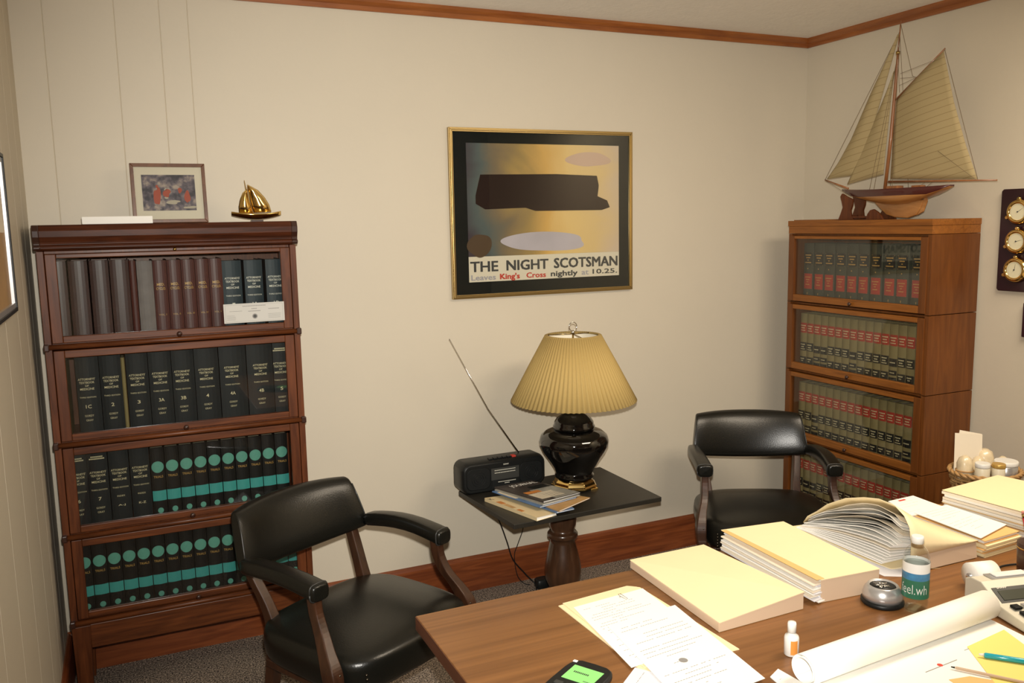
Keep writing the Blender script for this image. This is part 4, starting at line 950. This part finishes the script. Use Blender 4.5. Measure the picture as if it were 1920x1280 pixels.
def folder(label,q,ztops,covers=('manila','manila'),n=10,j=.004,seed=1,gussets=(),name='manila_folder',open_edges=True,over=1.014,gm='manilab',bulk='paper'):
    cx_,cy_=centred(q); T=thing(name,label,'folder',(cx_,cy_,DZ),0,'manila folders on the desk'); rnd=random.Random(seed)
    b=MB(); slab(b,q,DZ,DZ+.0014); local(T,b).build('back_cover',M[covers[1]],T)
    b=MB(); zt=[z-.0022 for z in ztops]; qq=shrink(q,.975)
    for k in range(n):
        f0=k/n; f1=(k+.86)/n; q_=jit(qq,j,rnd) 
        b.hexa([(p[0],p[1],DZ+.0017+(z-DZ-.0017)*f0) for p,z in zip(q_,zt)],[(p[0],p[1],DZ+.0017+(z-DZ-.0017)*f1) for p,z in zip(q_,zt)],rnd.choice([0,0,0,1,2]))
    local(T,b).build('paper_stack',[M[bulk],M['paper3'],M['paper2']],T)
    qo=shrink(q,over); b=MB()
    NS=8; top=[];  # front cover with a gentle sag
    for s_ in range(2):
        pass
    b.hexa([(p[0],p[1],z-.0016) for p,z in zip(qo,ztops)],[(p[0],p[1],z) for p,z in zip(qo,ztops)])
    local(T,b).build('front_cover',M[covers[0]],T)
    for (i,k) in gussets:
        a,c=q[i],q[(i+1)%4]; za,zc_=ztops[i]-.0018,ztops[(i+1)%4]-.0018
        cxy=Vector((cx_,cy_)); mid=Vector(((a[0]+c[0])/2,(a[1]+c[1])/2)); nrm=(mid-cxy).normalized()*.0016
        g=MB(); g.hexa([(a[0],a[1],DZ+.0014),(c[0],c[1],DZ+.0014),(c[0]+nrm.x,c[1]+nrm.y,DZ+.0014),(a[0]+nrm.x,a[1]+nrm.y,DZ+.0014)],[(a[0],a[1],za),(c[0],c[1],zc_),(c[0]+nrm.x,c[1]+nrm.y,zc_-.002),(a[0]+nrm.x,a[1]+nrm.y,za-.002)])
        local(T,g).build('folder_gusset',M[gm],T)
    return T
A=[(1.527,-1.645),(1.762,-1.662),(1.768,-2.052),(1.509,-2.058)]
folder('closed yellow expanding folder on the desk, nearest beside the white bills',A,[.774,.782,.796,.776],n=6,gussets=((3,0),(2,0)),seed=4,j=.002)
B=[(1.832,-1.655),(2.037,-1.682),(2.012,-2.060),(1.832,-2.045)]
folder('thick yellow folder with pages spilling from its left edge, centre of desk',B,[.812,.812,.812,.812],n=16,gussets=((2,0),),seed=6,j=.006)
# loose sheets that stick out of that folder's left side
T=bpy.data.objects[[o.name for o in bpy.data.objects if o.get('label','').startswith('thick yellow')][0]]
b=MB(); rnd=random.Random(2)
for k in range(9):
    o_=.012+.018*abs(math.sin(k*.9)); slab(b,[(1.832-o_*.6,-1.67),(1.95,-1.67),(1.95,-2.03),(1.832-o_,-2.04-rnd.uniform(0,.012))],DZ+.004+k*.0055,DZ+.0075+k*.0055,k%3)
local(T,b).build('spilling_pages',[M['paper'],M['paper3'],M['paper2']],T)
b=MB(); slab(b,[(1.826,-1.66),(1.842,-1.66),(1.842,-2.046),(1.818,-2.046)],.8125,.8132); local(T,b).build('torn_cover_edge',M['manila2'],T)

# open bulging folder
DZ0=DZ; DZ=.7512
T=thing('bulging_folder','overstuffed open manila folder arching over many white papers','folder',(2.29,-1.83,DZ),0,'manila folders on the desk')
arch=[(-1.615,.765),(-1.632,.79),(-1.671,.818),(-1.724,.858),(-1.794,.897),(-1.861,.919),(-1.913,.930),(-1.967,.928),(-2.0,.908),(-2.018,.882),(-2.026,.842),(-2.026,.80)]
def archz(y):
    for (a,za),(c,zc_) in zip(arch,arch[1:]):
        if c<=y<=a: return za+(zc_-za)*(a-y)/(a-c)
    return arch[0][1] if y>arch[0][0] else arch[-1][1]
mb=MB(); NX=10; rings=[]
for i in range(NX+1):
    t=i/NX; x=2.165+.262*t; k=(1-t)**1.35
    rings.append([(x+(.012 if j<3 else 0)*(1-t),y-(.0)*t,.802+(z-.802)*k if z>.802 else z+(.80-z)*t) for j,(y,z) in enumerate(arch)])
m_=len(arch); mb.add([p for r_ in rings for p in r_],[(i*m_+j,i*m_+j+1,(i+1)*m_+j+1,(i+1)*m_+j) for i in range(NX) for j in range(m_-1)],0,True)
local(T,mb).build('front_cover',M['manila'],T,solid=.0016)
b=MB(); slab(b,[(2.150,-1.600),(2.425,-1.640),(2.425,-2.024),(2.152,-1.975),(2.145,-1.90)],DZ,DZ+.0016); local(T,b).build('back_cover',M['manila'],T)
rnd=random.Random(11)
fr_=[.02,.07,.12,.17,.22,.27,.32,.37,.43,.49,.55,.62,.70,.79,.87,.94]
b=MB()
for li,f in enumerate(fr_):
    n=18; xs0=2.160+rnd.uniform(-.012,.006)-(.010 if li<9 else 0); y0=-1.612-.05*f-rnd.uniform(0,.012); y1=-1.955-.052*f+rnd.uniform(-.010,.010)
    th=.0030 if li<10 else .0014; ph=rnd.uniform(0,6); amp=.0 if li<9 else .004
    rows=[]
    for (x,fx) in ((xs0,1.0),(2.28,.78),(2.41,.55)):
        top=[];bot=[]
        for i in range(n+1):
            y=y0+(y1-y0)*i/n; za=archz(max(y,-1.99)); ceil_=.754+f*(za-.012-.754)
            flat_=.754+f*(.795-.754)
            z=flat_+(ceil_-flat_)*max(0,(fx-.55)/.45)+amp*math.sin(ph+9*i/n)*(fx>.9)
            top.append((x,y,z+th)); bot.append((x,y,z))
        rows.append(top+bot[::-1])
    b.loft(rows,mi=rnd.choice([0,0,1,2]),sm=False)
local(T,b).build('paper_stack',[M['paper'],M['paper3'],M['paper2']],T)
b=MB(); b.hexa([(2.20,-2.022,DZ+.002),(2.425,-2.026,DZ+.002),(2.425,-2.0275,DZ+.002),(2.20,-2.0235,DZ+.002)],[(2.175,-2.016,.85),(2.425,-2.020,.8),(2.425,-2.0215,.8),(2.175,-2.0175,.85)]); local(T,b).build('folder_gusset',M['manilab'],T)
b=MB(); slab(b,[(2.152,-1.98),(2.24,-2.02),(2.27,-2.035),(2.20,-2.0)],DZ+.002,DZ+.003); local(T,b).build('folder_tab',M['manila'],T)
DZ=DZ0
sheet('curled white sheets sticking out under the bulging folder toward the water bottle',[(2.09,-1.63),(2.138,-1.61),(2.20,-2.06),(2.10,-2.00)],DZ+.0001,.0003,'paper3')

# low pile of folders with letters on top
base=[(2.440,-1.690),(2.592,-1.690),(2.598,-2.030),(2.442,-2.038)]
for k in range(4):
    z0=DZ+.0125*k; rnd=random.Random(k+20); q=jit(base,.005,rnd)
    T=thing('manila_folder','orange-edged manila folder behind the bulging one, '+['lowest of the pile','second from the bottom of pile','third from the bottom of pile','uppermost of the pile'][k],'folder',(2.52,-1.86,z0),0,'folders stacked behind the bulging one')
    b=MB(); slab(b,q,z0,z0+.0014); slab(b,q,z0+.0098,z0+.0112); local(T,b).build('folder_cover',M['manila2'] if k%2 else M['manila'],T)
    b=MB(); slab(b,shrink(q,.97),z0+.0018,z0+.0094); local(T,b).build('paper_stack',M['manila'] if k<3 else M['paper'],T)
sheet('white letter with small red heading, lying behind the bulging folder',[(2.475,-1.672),(2.590,-1.668),(2.580,-1.80),(2.43,-1.80)],DZ+.050,.0035,lines=6,seed=31)
b=MB(); slab(b,[(2.505,-1.682),(2.535,-1.681),(2.534,-1.690),(2.504,-1.691)],DZ+.0537,DZ+.0540); T=[o for o in bpy.data.objects if o.get('label','').startswith('white letter with small red')][0]; local(T,b).build('red_heading',M['red'],T)
sheet('white typed letter on the folder pile right of bulging folder',[(2.452,-1.79),(2.600,-1.785),(2.602,-1.985),(2.440,-2.025)],DZ+.054,.002,lines=12,seed=33)
# stack at the right frame edge
E0=[(2.612,-1.757),(2.905,-1.732),(2.99,-2.13),(2.655,-2.135)]
def sub(q,z0,z1,label,m,i):
    T=thing('manila_folder',label,'folder',(*centred(q),z0),0,'folders stacked at the right end of the desk')
    b=MB(); slab(b,q,z0,z0+.0014); slab(b,q,z1-.0015,z1); local(T,b).build('folder_cover',M[m],T)
    b=MB(); rnd=random.Random(i)
    n=4
    for k in range(n): slab(b,jit(shrink(q,.985),.004,rnd),z0+.0017+(z1-z0-.004)*k/n,z0+.0017+(z1-z0-.004)*(k+.85)/n,k%2)
    local(T,b).build('paper_stack',[M['paper'],M['paper2']],T)
sub(shrink(E0,.97),DZ,DZ+.034,'lowest folder of the stack at the right frame edge, half hidden','manila',1)
sub(shrink(E0,.99),DZ+.0345,DZ+.054,'middle folder of the stack at the right frame edge','manila2',2)
sub(E0,DZ+.0545,DZ+.0945,'large yellow folder topping the stack at the right frame edge','manila',3)

# water bottle
T=thing('water_bottle','clear plastic water bottle with green and blue label on desk','bottle',(2.012,-2.172,DZ))
gl_=glass('clear_bottle_plastic',tint=(.96,.97,.96))
b=MB(); b.lathe([(.020,.002),(.028,.0),(.0305,.006),(.0295,.014),(.0305,.022),(.030,.05),(.0305,.125),(.0295,.137),(.024,.152),(.0145,.164),(.0125,.168),(.0125,.176)],n=40); b.build('bottle_body',gl_,T)
b=MB(); b.lathe([(.0275,.004),(.0285,.01),(.0285,.118)],n=36); b.build('water',glass('still_water',tint=(.90,.93,.92)),T)
b=MB(); b.lathe([(.0145,.1695),(.0145,.184),(.013,.1865)],n=36,mod=lambda a,z:1+.02*math.cos(18*a)); b.build('bottle_cap',M['white'],T)
lb=MB()
def band(z0,z1,mi,r_=.0311,a0=0,a1=2*PI,n=48):
    lb.hexa  # ring segment
    vs=[];
    for i in range(n+1):
        a=a0+(a1-a0)*i/n
        for rr_,zz in ((r_,z0),(r_,z1)): vs.append((rr_*math.cos(a),rr_*math.sin(a),zz))
    lb.add(vs,[(2*i,2*i+2,2*i+3,2*i+1) for i in range(n)],mi,True)
band(.100,.124,0); band(.082,.100,1,); band(.036,.082,2)
lb.build('wrap_label',[M['white'],mat('label_blue',(.05,.20,.36),.4,noise=.5,nscale=60),mat('label_green',(.03,.15,.085),.4)],T)
tb=MB(); az=math.atan2(-3.591+2.172,.30-2.012)
put_text(tb,"feel.wh",-.004,.060,.064,.024,lambda a,c:(.0316*math.cos(az+a/.0311),.0316*math.sin(az+a/.0311),c),bold=-.01); tb.build('label_lettering',M['white'],T,fixn=False)

# silver clip holder
T=thing('paperclip_holder','round silver magnetic paperclip holder with dark base ring','desk accessory',(1.970,-2.112,DZ))
b=MB(); b.lathe([(.049,0),(.051,.003),(.051,.009),(.047,.012)],n=48); b.build('base_ring',M['black'],T)
b=MB(); b.lathe([(.047,.0122),(.0475,.024),(.044,.036),(.037,.046),(.034,.048),(.033,.0475),(.031,.043),(.001,.041)],n=48); b.build('silver_dome',M['silver'],T)
b=MB(); rnd=random.Random(4)
for k in range(12):
    a=rnd.uniform(0,PI); x=rnd.uniform(-.012,.012); y=rnd.uniform(-.012,.012); b.tube([(x-.011*math.cos(a),y-.011*math.sin(a),.0455),(x+.011*math.cos(a),y+.011*math.sin(a),.047)],.0008,5)
tag(b.build('paperclips',M['chrome'],T))
b=MB(); b.lathe([(.0305,.0436),(.0305,.0442),(.001,.0444)],n=36); b.build('dark_cup',M['black'],T)

# correction fluid bottle
T=thing('correction_fluid_bottle','small white correction fluid bottle with orange label on desk','bottle',(1.586,-2.212,DZ))
b=MB(); b.lathe([(.014,0),(.0160,.002),(.0160,.040),(.0145,.045),(.008,.049),(.008,.052)],n=32); b.build('bottle_body',M['white'],T)
b=MB(); b.lathe([(.0095,.0525),(.0095,.072),(.0085,.076),(.002,.0775)],n=28); b.build('screw_cap',M['white'],T)
lb=MB(); 
az=math.atan2(-3.591+2.212,.30-1.586)
vs=[]
for i in range(13):
    a=az-.1+1.0*i/12; vs+= [(.0163*math.cos(a),.0163*math.sin(a),.006),(.0163*math.cos(a),.0163*math.sin(a),.038)]
lb.add(vs,[(2*i,2*i+2,2*i+3,2*i+1) for i in range(12)],0,True); lb.build('orange_label',mat('orange_label',(.75,.30,.06),.5),T)

# rolled chart with its flat end
T=thing('rolled_drawing','large white sheet half rolled into a tube at the front of desk','paper',(1.82,-2.30,DZ))
p0=Vector((1.515,-2.322,.786)); p1=Vector((2.123,-2.283,.786)); ax=(p1-p0).normalized(); side=ax.cross(Vector((0,0,1))); 
b=MB(); nn=64; rows=[]
for t in (0,.25,.5,.75,1):
    c=p0.lerp(p1,t); row=[]
    for i in range(nn+1):
        a=-PI/2-2*PI*1.9*i/nn; r_=.0345-.012*i/nn
        row.append(tuple(c+side*(-math.cos(a))*r_*1.0+Vector((0,0,1))*math.sin(a)*r_))
    rows.append(row)
# flat part continuing toward the reader
b.add([p for r_ in rows for p in r_],[(j*(nn+1)+i,j*(nn+1)+i+1,(j+1)*(nn+1)+i+1,(j+1)*(nn+1)+i) for j in range(4) for i in range(nn)],0,True)
local(T,b).build('rolled_tube',M['paper'],T,solid=.0009)
b=MB(); bo=Vector((0,0,0)); q=[(p0.x,p0.y),(p1.x,p1.y),(2.085,-2.75),(1.47,-2.80)]
slab(b,q,DZ,DZ+.0009); local(T,b).build('flat_sheet',M['paper'],T)
b=MB(); qq=[(p0.x,p0.y-.03),(p1.x,p1.y-.03),(2.085,-2.75),(1.47,-2.80)]; rnd=random.Random(8)
for (u0,v0,u1,v1) in [(.12,.22,.30,.225),(.45,.14,.62,.145),(.40,.30,.58,.305),(.30,.38,.55,.384),(.15,.5,.6,.504),(.10,.12,.2,.123),(.70,.10,.9,.104)]:
    slab(b,[bilin(qq,u0,v0),bilin(qq,u1,v0),bilin(qq,u1,v1),bilin(qq,u0,v1)],DZ+.001,DZ+.0012)
local(T,b).build('drawn_lines',M['ink'],T)
b=MB(); b.lathe([(.006,0),(.006,.0004)],(1.835,-2.39,DZ+.001),16); local(T,b).build('red_dot',M['red'],T)
# yellow note, pencil, pen
T=thing('yellow_note','yellow note sheet under the blue pen, right frame edge','paper',(1.98,-2.43,DZ+.0014))
b=MB(); slab(b,[(1.955,-2.362),(2.10,-2.345),(2.02,-2.56),(1.865,-2.50)],DZ+.0014,DZ+.0022); local(T,b).build('page',M['yellow'],T)
T=thing('manila_folder','orange manila card corner below the yellow note','folder',(1.84,-2.50,DZ+.001),0)
b=MB(); slab(b,[(1.80,-2.440),(1.850,-2.45),(1.95,-2.56),(1.78,-2.56)],DZ+.0011,DZ+.0019); local(T,b).build('card',M['manila2'],T)
def pen(name,label,a,c,r_,m1,m2,tip=.02,cat='pen'):
    a=Vector(a);c=Vector(c);T=thing(name,label,cat,tuple(a)); dn=(c-a).normalized(); L_=(c-a).length
    b=MB(); b.tube([(0,0,0)]+[tuple(dn*L_*t) for t in (.02,.5,.9)]+[tuple(dn*(L_-.001))],[r_*.7,r_,r_,r_*.95,r_*.6],12); b.build('barrel',m1,T)
    b=MB(); b.tube([tuple(-dn*tip),tuple(-dn*.0005)],[r_*.35,r_*.65],10); b.build('tip' ,m2,T); return T
tealp=mat('translucent_teal_plastic',(.02,.38,.48),.15,spec=.6)
pen('ballpoint_pen','translucent blue-teal ballpoint pen lying on the yellow note',(1.943,-2.412,DZ+.0085),(2.045,-2.520,DZ+.0085),.0058,tealp,M['white'],.010)
pen('wooden_pencil','thin tan pencil lying below the yellow note',(1.846,-2.418,DZ+.0060),(1.930,-2.535,DZ+.0060),.0032,M['manilab'],M['black'],.008,'pencil')

# printing calculator with its paper roll
cr=R(-14)
T=thing('printing_calculator','cream desktop printing calculator with grey display and paper roll','calculator',(2.175,-2.182,DZ),cr)
b=MB(); prof=[(0,0),(0,.050),(-.020,.060),(-.055,.062),(-.075,.052),(-.115,.030),(-.26,.016),(-.27,.010),(-.27,0)]
b.prism(prof,0,.22,axis=0); b.v=[(x,y,z+.002) for x,y,z in b.v]; cream=mat('cream_plastic',(.66,.62,.50),.45); b.build('calculator_body',cream,T,bevel=.003)
def onslope(y0,z0,y1,z1,x0,x1,off,th=.0012):
    q=MB(); d_=Vector((0,y1-y0,z1-z0)).normalized(); nrm=Vector((0,-d_.z,d_.y)); 
    if nrm.z<0: nrm=-nrm
    P=[Vector((x0,y0,z0)),Vector((x1,y0,z0)),Vector((x1,y1,z1)),Vector((x0,y1,z1))]
    q.hexa([p+nrm*off for p in P],[p+nrm*(off+th) for p in P]); return q
onslope(-.075,.054,-.113,.033,.012,.208,.0005).build('display_surround',M['grey'],T)
onslope(-.084,.049,-.108,.0358,.022,.190,.0019).build('display_window',mat('lcd_window',(.045,.05,.035),.15),T)
q=MB(); put_text(q,"SHARP",.038,0,.028,.0055,lambda a,c:(a,-.0785+c*.876,.0545+c*.48+.0012),bold=.02); q.build('maker_lettering',M['wtext'],T,fixn=False)
q=MB(); q.box(.035,-.050,.0645,.155,-.018,.0655); q.build('printer_window',M['silver'],T)
q=MB(); q.box(.05,-.046,.0657,.14,-.022,.070); q.build('printer_roller',M['white'],T,bevel=.002)
for i in range(4):
    for j in range(7):
        x0=.018+j*.028; t=(.130+i*.030); z_=.030-(t-.115)*.0966+.0025
        q=MB(); q.box(x0,-t-.020,z_,x0+.020,-t,z_+.007); q.build('key',M['blackm'] if j<1 or j>5 else M['silver'],T,bevel=.002)
for x in (.034,.120):
    q=MB(); q.box(x,.0005,.034,x+.004,.040,.038); q.build('roll_arm',M['chrome'],T)
q=MB(); q.lathe([(.007,0),(.033,0),(.033,.066),(.007,.066)],n=48,sm=True,cap=False); q.lathe([(.0069,-.006),(.0069,.072)],n=16,mi=1); q.v=[(z+.046,y+.039,x+.036) for x,y,z in q.v]; roll=q.build('paper_roll',[M['paper'],M['silver']],T)
q=MB(); q.add([(x,y,z) for x in (.047,.111) for y,z in ((.0725,.034),(.068,.018),(.045,.004),(.016,.003),(.003,.006))],[(i,i+1,i+6,i+5) for i in range(4)],0,True); q.build('paper_tail',M['paper'],T,solid=.0004)
cord('black calculator cord running behind the paper roll to the pencil cup',[(2.345,-2.200,DZ+.012),(2.345,-2.17,DZ+.006),(2.37,-2.13,DZ+.0032),(2.43,-2.10,DZ+.0032),(2.52,-2.13,DZ+.0032),(2.60,-2.22,DZ+.0032)],.0026,parent=T)

# pencil cup
CX,CY=2.440,-2.180
T=thing('pencil_cup','dark brown pencil cup with gold band at the right frame edge','cup',(CX,CY,DZ))
b=MB(); b.lathe([(.036,0),(.038,.002),(.041,.095),(.0385,.095),(.036,.004),(.001,.004)],n=40); b.build('cup_body',mat('dark_brown_leatherette',(.05,.02,.012),.35,coat=.3),T)
b=MB(); b.lathe([(.0411,.080),(.0412,.084)],n=40,cap=False); b.build('gold_band',M['brass'],T,solid=.0006)
rnd=random.Random(5)
def stick(name,label,a,b_,m1,ferr,er,cat):
    a=Vector(a);b_=Vector(b_);T=thing(name,label,cat,tuple(a)); D=b_-a; u=D.normalized()
    q=MB(); q.tube([(0,0,0),tuple(u*.012),tuple(D*.9)],[.0008,.0036,.0036],6); q.build('wood_body',m1,T)
    q=MB(); q.tube([tuple(D*.902),tuple(D*.96)],.0039,10); q.build('ferrule',ferr,T)
    q=MB(); q.tube([tuple(D*.962),tuple(D)],[.0036,.0032],10); q.build('eraser',er,T)
pinke=mat('pink_eraser',(.62,.25,.2),.7)
stick('wooden_pencil','red pencil with metal ferrule standing in the pencil cup',(CX+.004,CY,DZ+.006),(CX-.040,CY+.012,DZ+.185),mat('red_pencil_paint',(.55,.03,.04),.3),M['brassd'],pinke,'pencil')
stick('wooden_pencil','silver-blue pencil standing right of the red one in the cup',(CX+.010,CY-.010,DZ+.006),(CX-.026,CY+.0,DZ+.190),mat('silver_blue_paint',(.35,.42,.55),.3),M['chrome'],M['white'],'pencil')
stick('wooden_pencil','purple pencil at the very edge of frame in the cup',(CX+.016,CY-.004,DZ+.006),(CX-.012,CY+.004,DZ+.176),mat('purple_pencil_paint',(.28,.10,.35),.3),M['brassd'],M['red'],'pencil')

# telephone handset with green display
ang=math.atan2(.52,.85)-PI/2
T=thing('cordless_handset','black phone with lit green display at the bottom edge of photo','phone',(1.127,-2.046,DZ),ang)
b=MB(); b.loft([srect(.052,-.095,.050,.098,z,24,p=5) for z in (.001,)]+[srect(.052,-.095,.054,.102,.008,24,p=5),srect(.052,-.095,.054,.102,.016,24,p=5),srect(.052,-.095,.050,.098,.021,24,p=5)]); b.build('phone_body',M['black'],T)
b=MB(); b.box(.018,-.080,.0212,.088,-.022,.0218); lcd,N_,L_=nm('green_backlit_display'); N_['Principled BSDF'].inputs['Base Color'].default_value=(.22,.55,.16,1); N_['Principled BSDF'].inputs['Emission Color'].default_value=(.22,.62,.16,1); N_['Principled BSDF'].inputs['Emission Strength'].default_value=.35
b.build('green_display',lcd,T)
b=MB()
for k in range(9): b.box(.030+.004*k,-.050,.0219,.0325+.004*k,-.044,.0221)
for k in range(5): b.box(.066+.003*k,-.074,.0219,.0678+.003*k,-.071,.0221)
b.build('display_digits',M['grey'],T)
for i in range(4):
    for j in range(3):
        b=MB(); b.box(.016+j*.026,-.108-i*.022,.0211,.034+j*.026,-.096-i*.022,.0235); b.build('key',M['grey'],T,bevel=.001)
b=MB(); b.box(.006,-.012,.0205,.016,-.004,.0225); b.build('indicator_light',M['white'],T,bevel=.001)

# low oak stand behind the desk with the gift basket
T=thing('low_cabinet','low oak cabinet against right wall, holding the gift basket','cabinet',(3.40,-1.42,0))
b=MB(); b.box(-.195,-.17,.0,.22,.115,.58); b.build('cabinet_body',M['oak_v'],T,bevel=.002); b=MB(); b.box(-.20,-.175,.5805,.225,.12,.60); b.build('cabinet_top',M['oak_h'],T,bevel=.002)
BX_,BY_,BZ_=3.290,-1.405,.6005
T=thing('wicker_basket','woven wicker gift basket beside the oak bookcase, behind yellow folders','basket',(BX_,BY_,BZ_))
wk=mat('golden_wicker',(.42,.24,.09),.55,noise=.4,nscale=40)
b=MB(); R0=.133
for k in range(9):
    z=.006+k*.0135; rr_=R0*(.86+.14*k/8)
    pts=[((rr_+.004*math.sin(12*t+k*PI))*math.cos(t),(rr_+.004*math.sin(12*t+k*PI))*math.sin(t)*.85,z) for t in [2*PI*i/72 for i in range(73)]]
    b.tube(pts,.0052,6)
b.build('woven_sides',wk,T)
b=MB()
for i in range(24):
    t=2*PI*i/24; b.tube([(R0*.86*math.cos(t),R0*.86*math.sin(t)*.85,.002),(R0*math.cos(t),R0*math.sin(t)*.85,.118)],.003,5)
b.build('basket_stakes',wk,T)
b=MB()
for off in (0,PI): b.tube([((R0+.003+.005*math.sin(14*t+off))*math.cos(t),(R0+.003+.005*math.sin(14*t+off))*math.sin(t)*.85,.122+.004*math.cos(14*t+off)) for t in [2*PI*i/96 for i in range(97)]],.006,6)
b.build('braided_rim',wk,T)
b=MB(); b.lathe([(R0*.84,.001),(R0*.84,.006)],n=32,mod=None); b.v=[(x,y*.85,z) for x,y,z in b.v]; b.build('basket_floor',wk,T)
def cyl(name,label,x,y,z,r_,h_,m1,lid,lr=1.0,cat='jar',horizontal=False,grp='jars in the gift basket'):
    T=thing(name,label,cat,(BX_+x,BY_+y,BZ_+z+.028),0,grp)
    b=MB(); b.lathe([(r_*.92,0),(r_,.003),(r_,h_*.78),(r_*.96,h_*.80)],n=32); b.build('jar_body',m1,T)
    b=MB(); b.lathe([(r_*lr,h_*.805),(r_*lr*1.03,h_*.83),(r_*lr*1.03,h_*.97),(r_*lr*.97,h_)],n=32); b.build('lid',lid,T); return T
cw=mat('cream_jar',(.74,.68,.52),.4); lid=mat('golden_lid',(.60,.38,.10),.35,metal=.4)
cyl('glass_jar','small white jar at the left in the wicker basket',-.078,-.045,.060,.026,.085,cw,M['white'])
cyl('glass_jar','small jar with golden lid, front middle of the wicker basket',-.024,-.072,.060,.023,.082,cw,lid)
cyl('round_tin','wide pale tin with flat lid, front right of the wicker basket',.045,-.052,.050,.041,.090,M['silver'],M['white'],cat='tin')
def bag(label,x,y,z,r_,s,ry):
    T=thing('wrapped_bundle',label,'bundle',(BX_+x,BY_+y,BZ_+z+.028),ry,'wrapped bundles in the gift basket')
    b=MB(); b.lathe([(r_*.5,0),(r_*.92,.008),(r_,.03),(r_*.95,s*.7),(r_*.7,s*.9),(r_*.25,s)],n=28,mod=lambda a,z:1+.06*math.sin(5*a+z*60)); b.build('wrapped_body',mat('cream_cellophane',(.72,.60,.40),.3,coat=.5,noise=.2,nscale=60),T)
    b=MB(); b.tube([(r_*1.05*math.cos(t),r_*1.05*math.sin(t),s*.45) for t in [2*PI*i/24 for i in range(25)]],.003,6); b.build('twine',wk,T)
bag('cream wrapped bundle at the left rim of the wicker basket',-.090,.020,.055,.030,.105,.4)
bag('cream wrapped bundle in the middle behind the small jars',-.026,.012,.055,.027,.095,1.1)
bag('cream wrapped bundle at the back right of the wicker basket',.062,.052,.055,.036,.105,.2)
bag('cream wrapped bundle at the right rim of the wicker basket',.103,.004,.055,.025,.080,2.0)
T=thing('greeting_card','folded blank white card standing up in the wicker basket','card',(BX_-.018,BY_+.062,BZ_+.075),R(-12))
b=MB(); b.hexa([(-.062,0,0),(.062,-.004,0),(.062,-.0028,0),(-.062,.0012,0)],[(-.056,.012,.185),(.066,.008,.170),(.066,.0092,.170),(-.056,.0132,.185)]); b.build('front_leaf',M['paper2'],T)
b=MB(); b.hexa([(-.052,.022,0),(.062,-.0015,0),(.062,-.0003,0),(-.052,.0232,0)],[(-.020,.030,.190),(.066,.0105,.172),(.066,.0117,.172),(-.020,.0312,.190)]); b.build('back_leaf',M['paper2'],T)
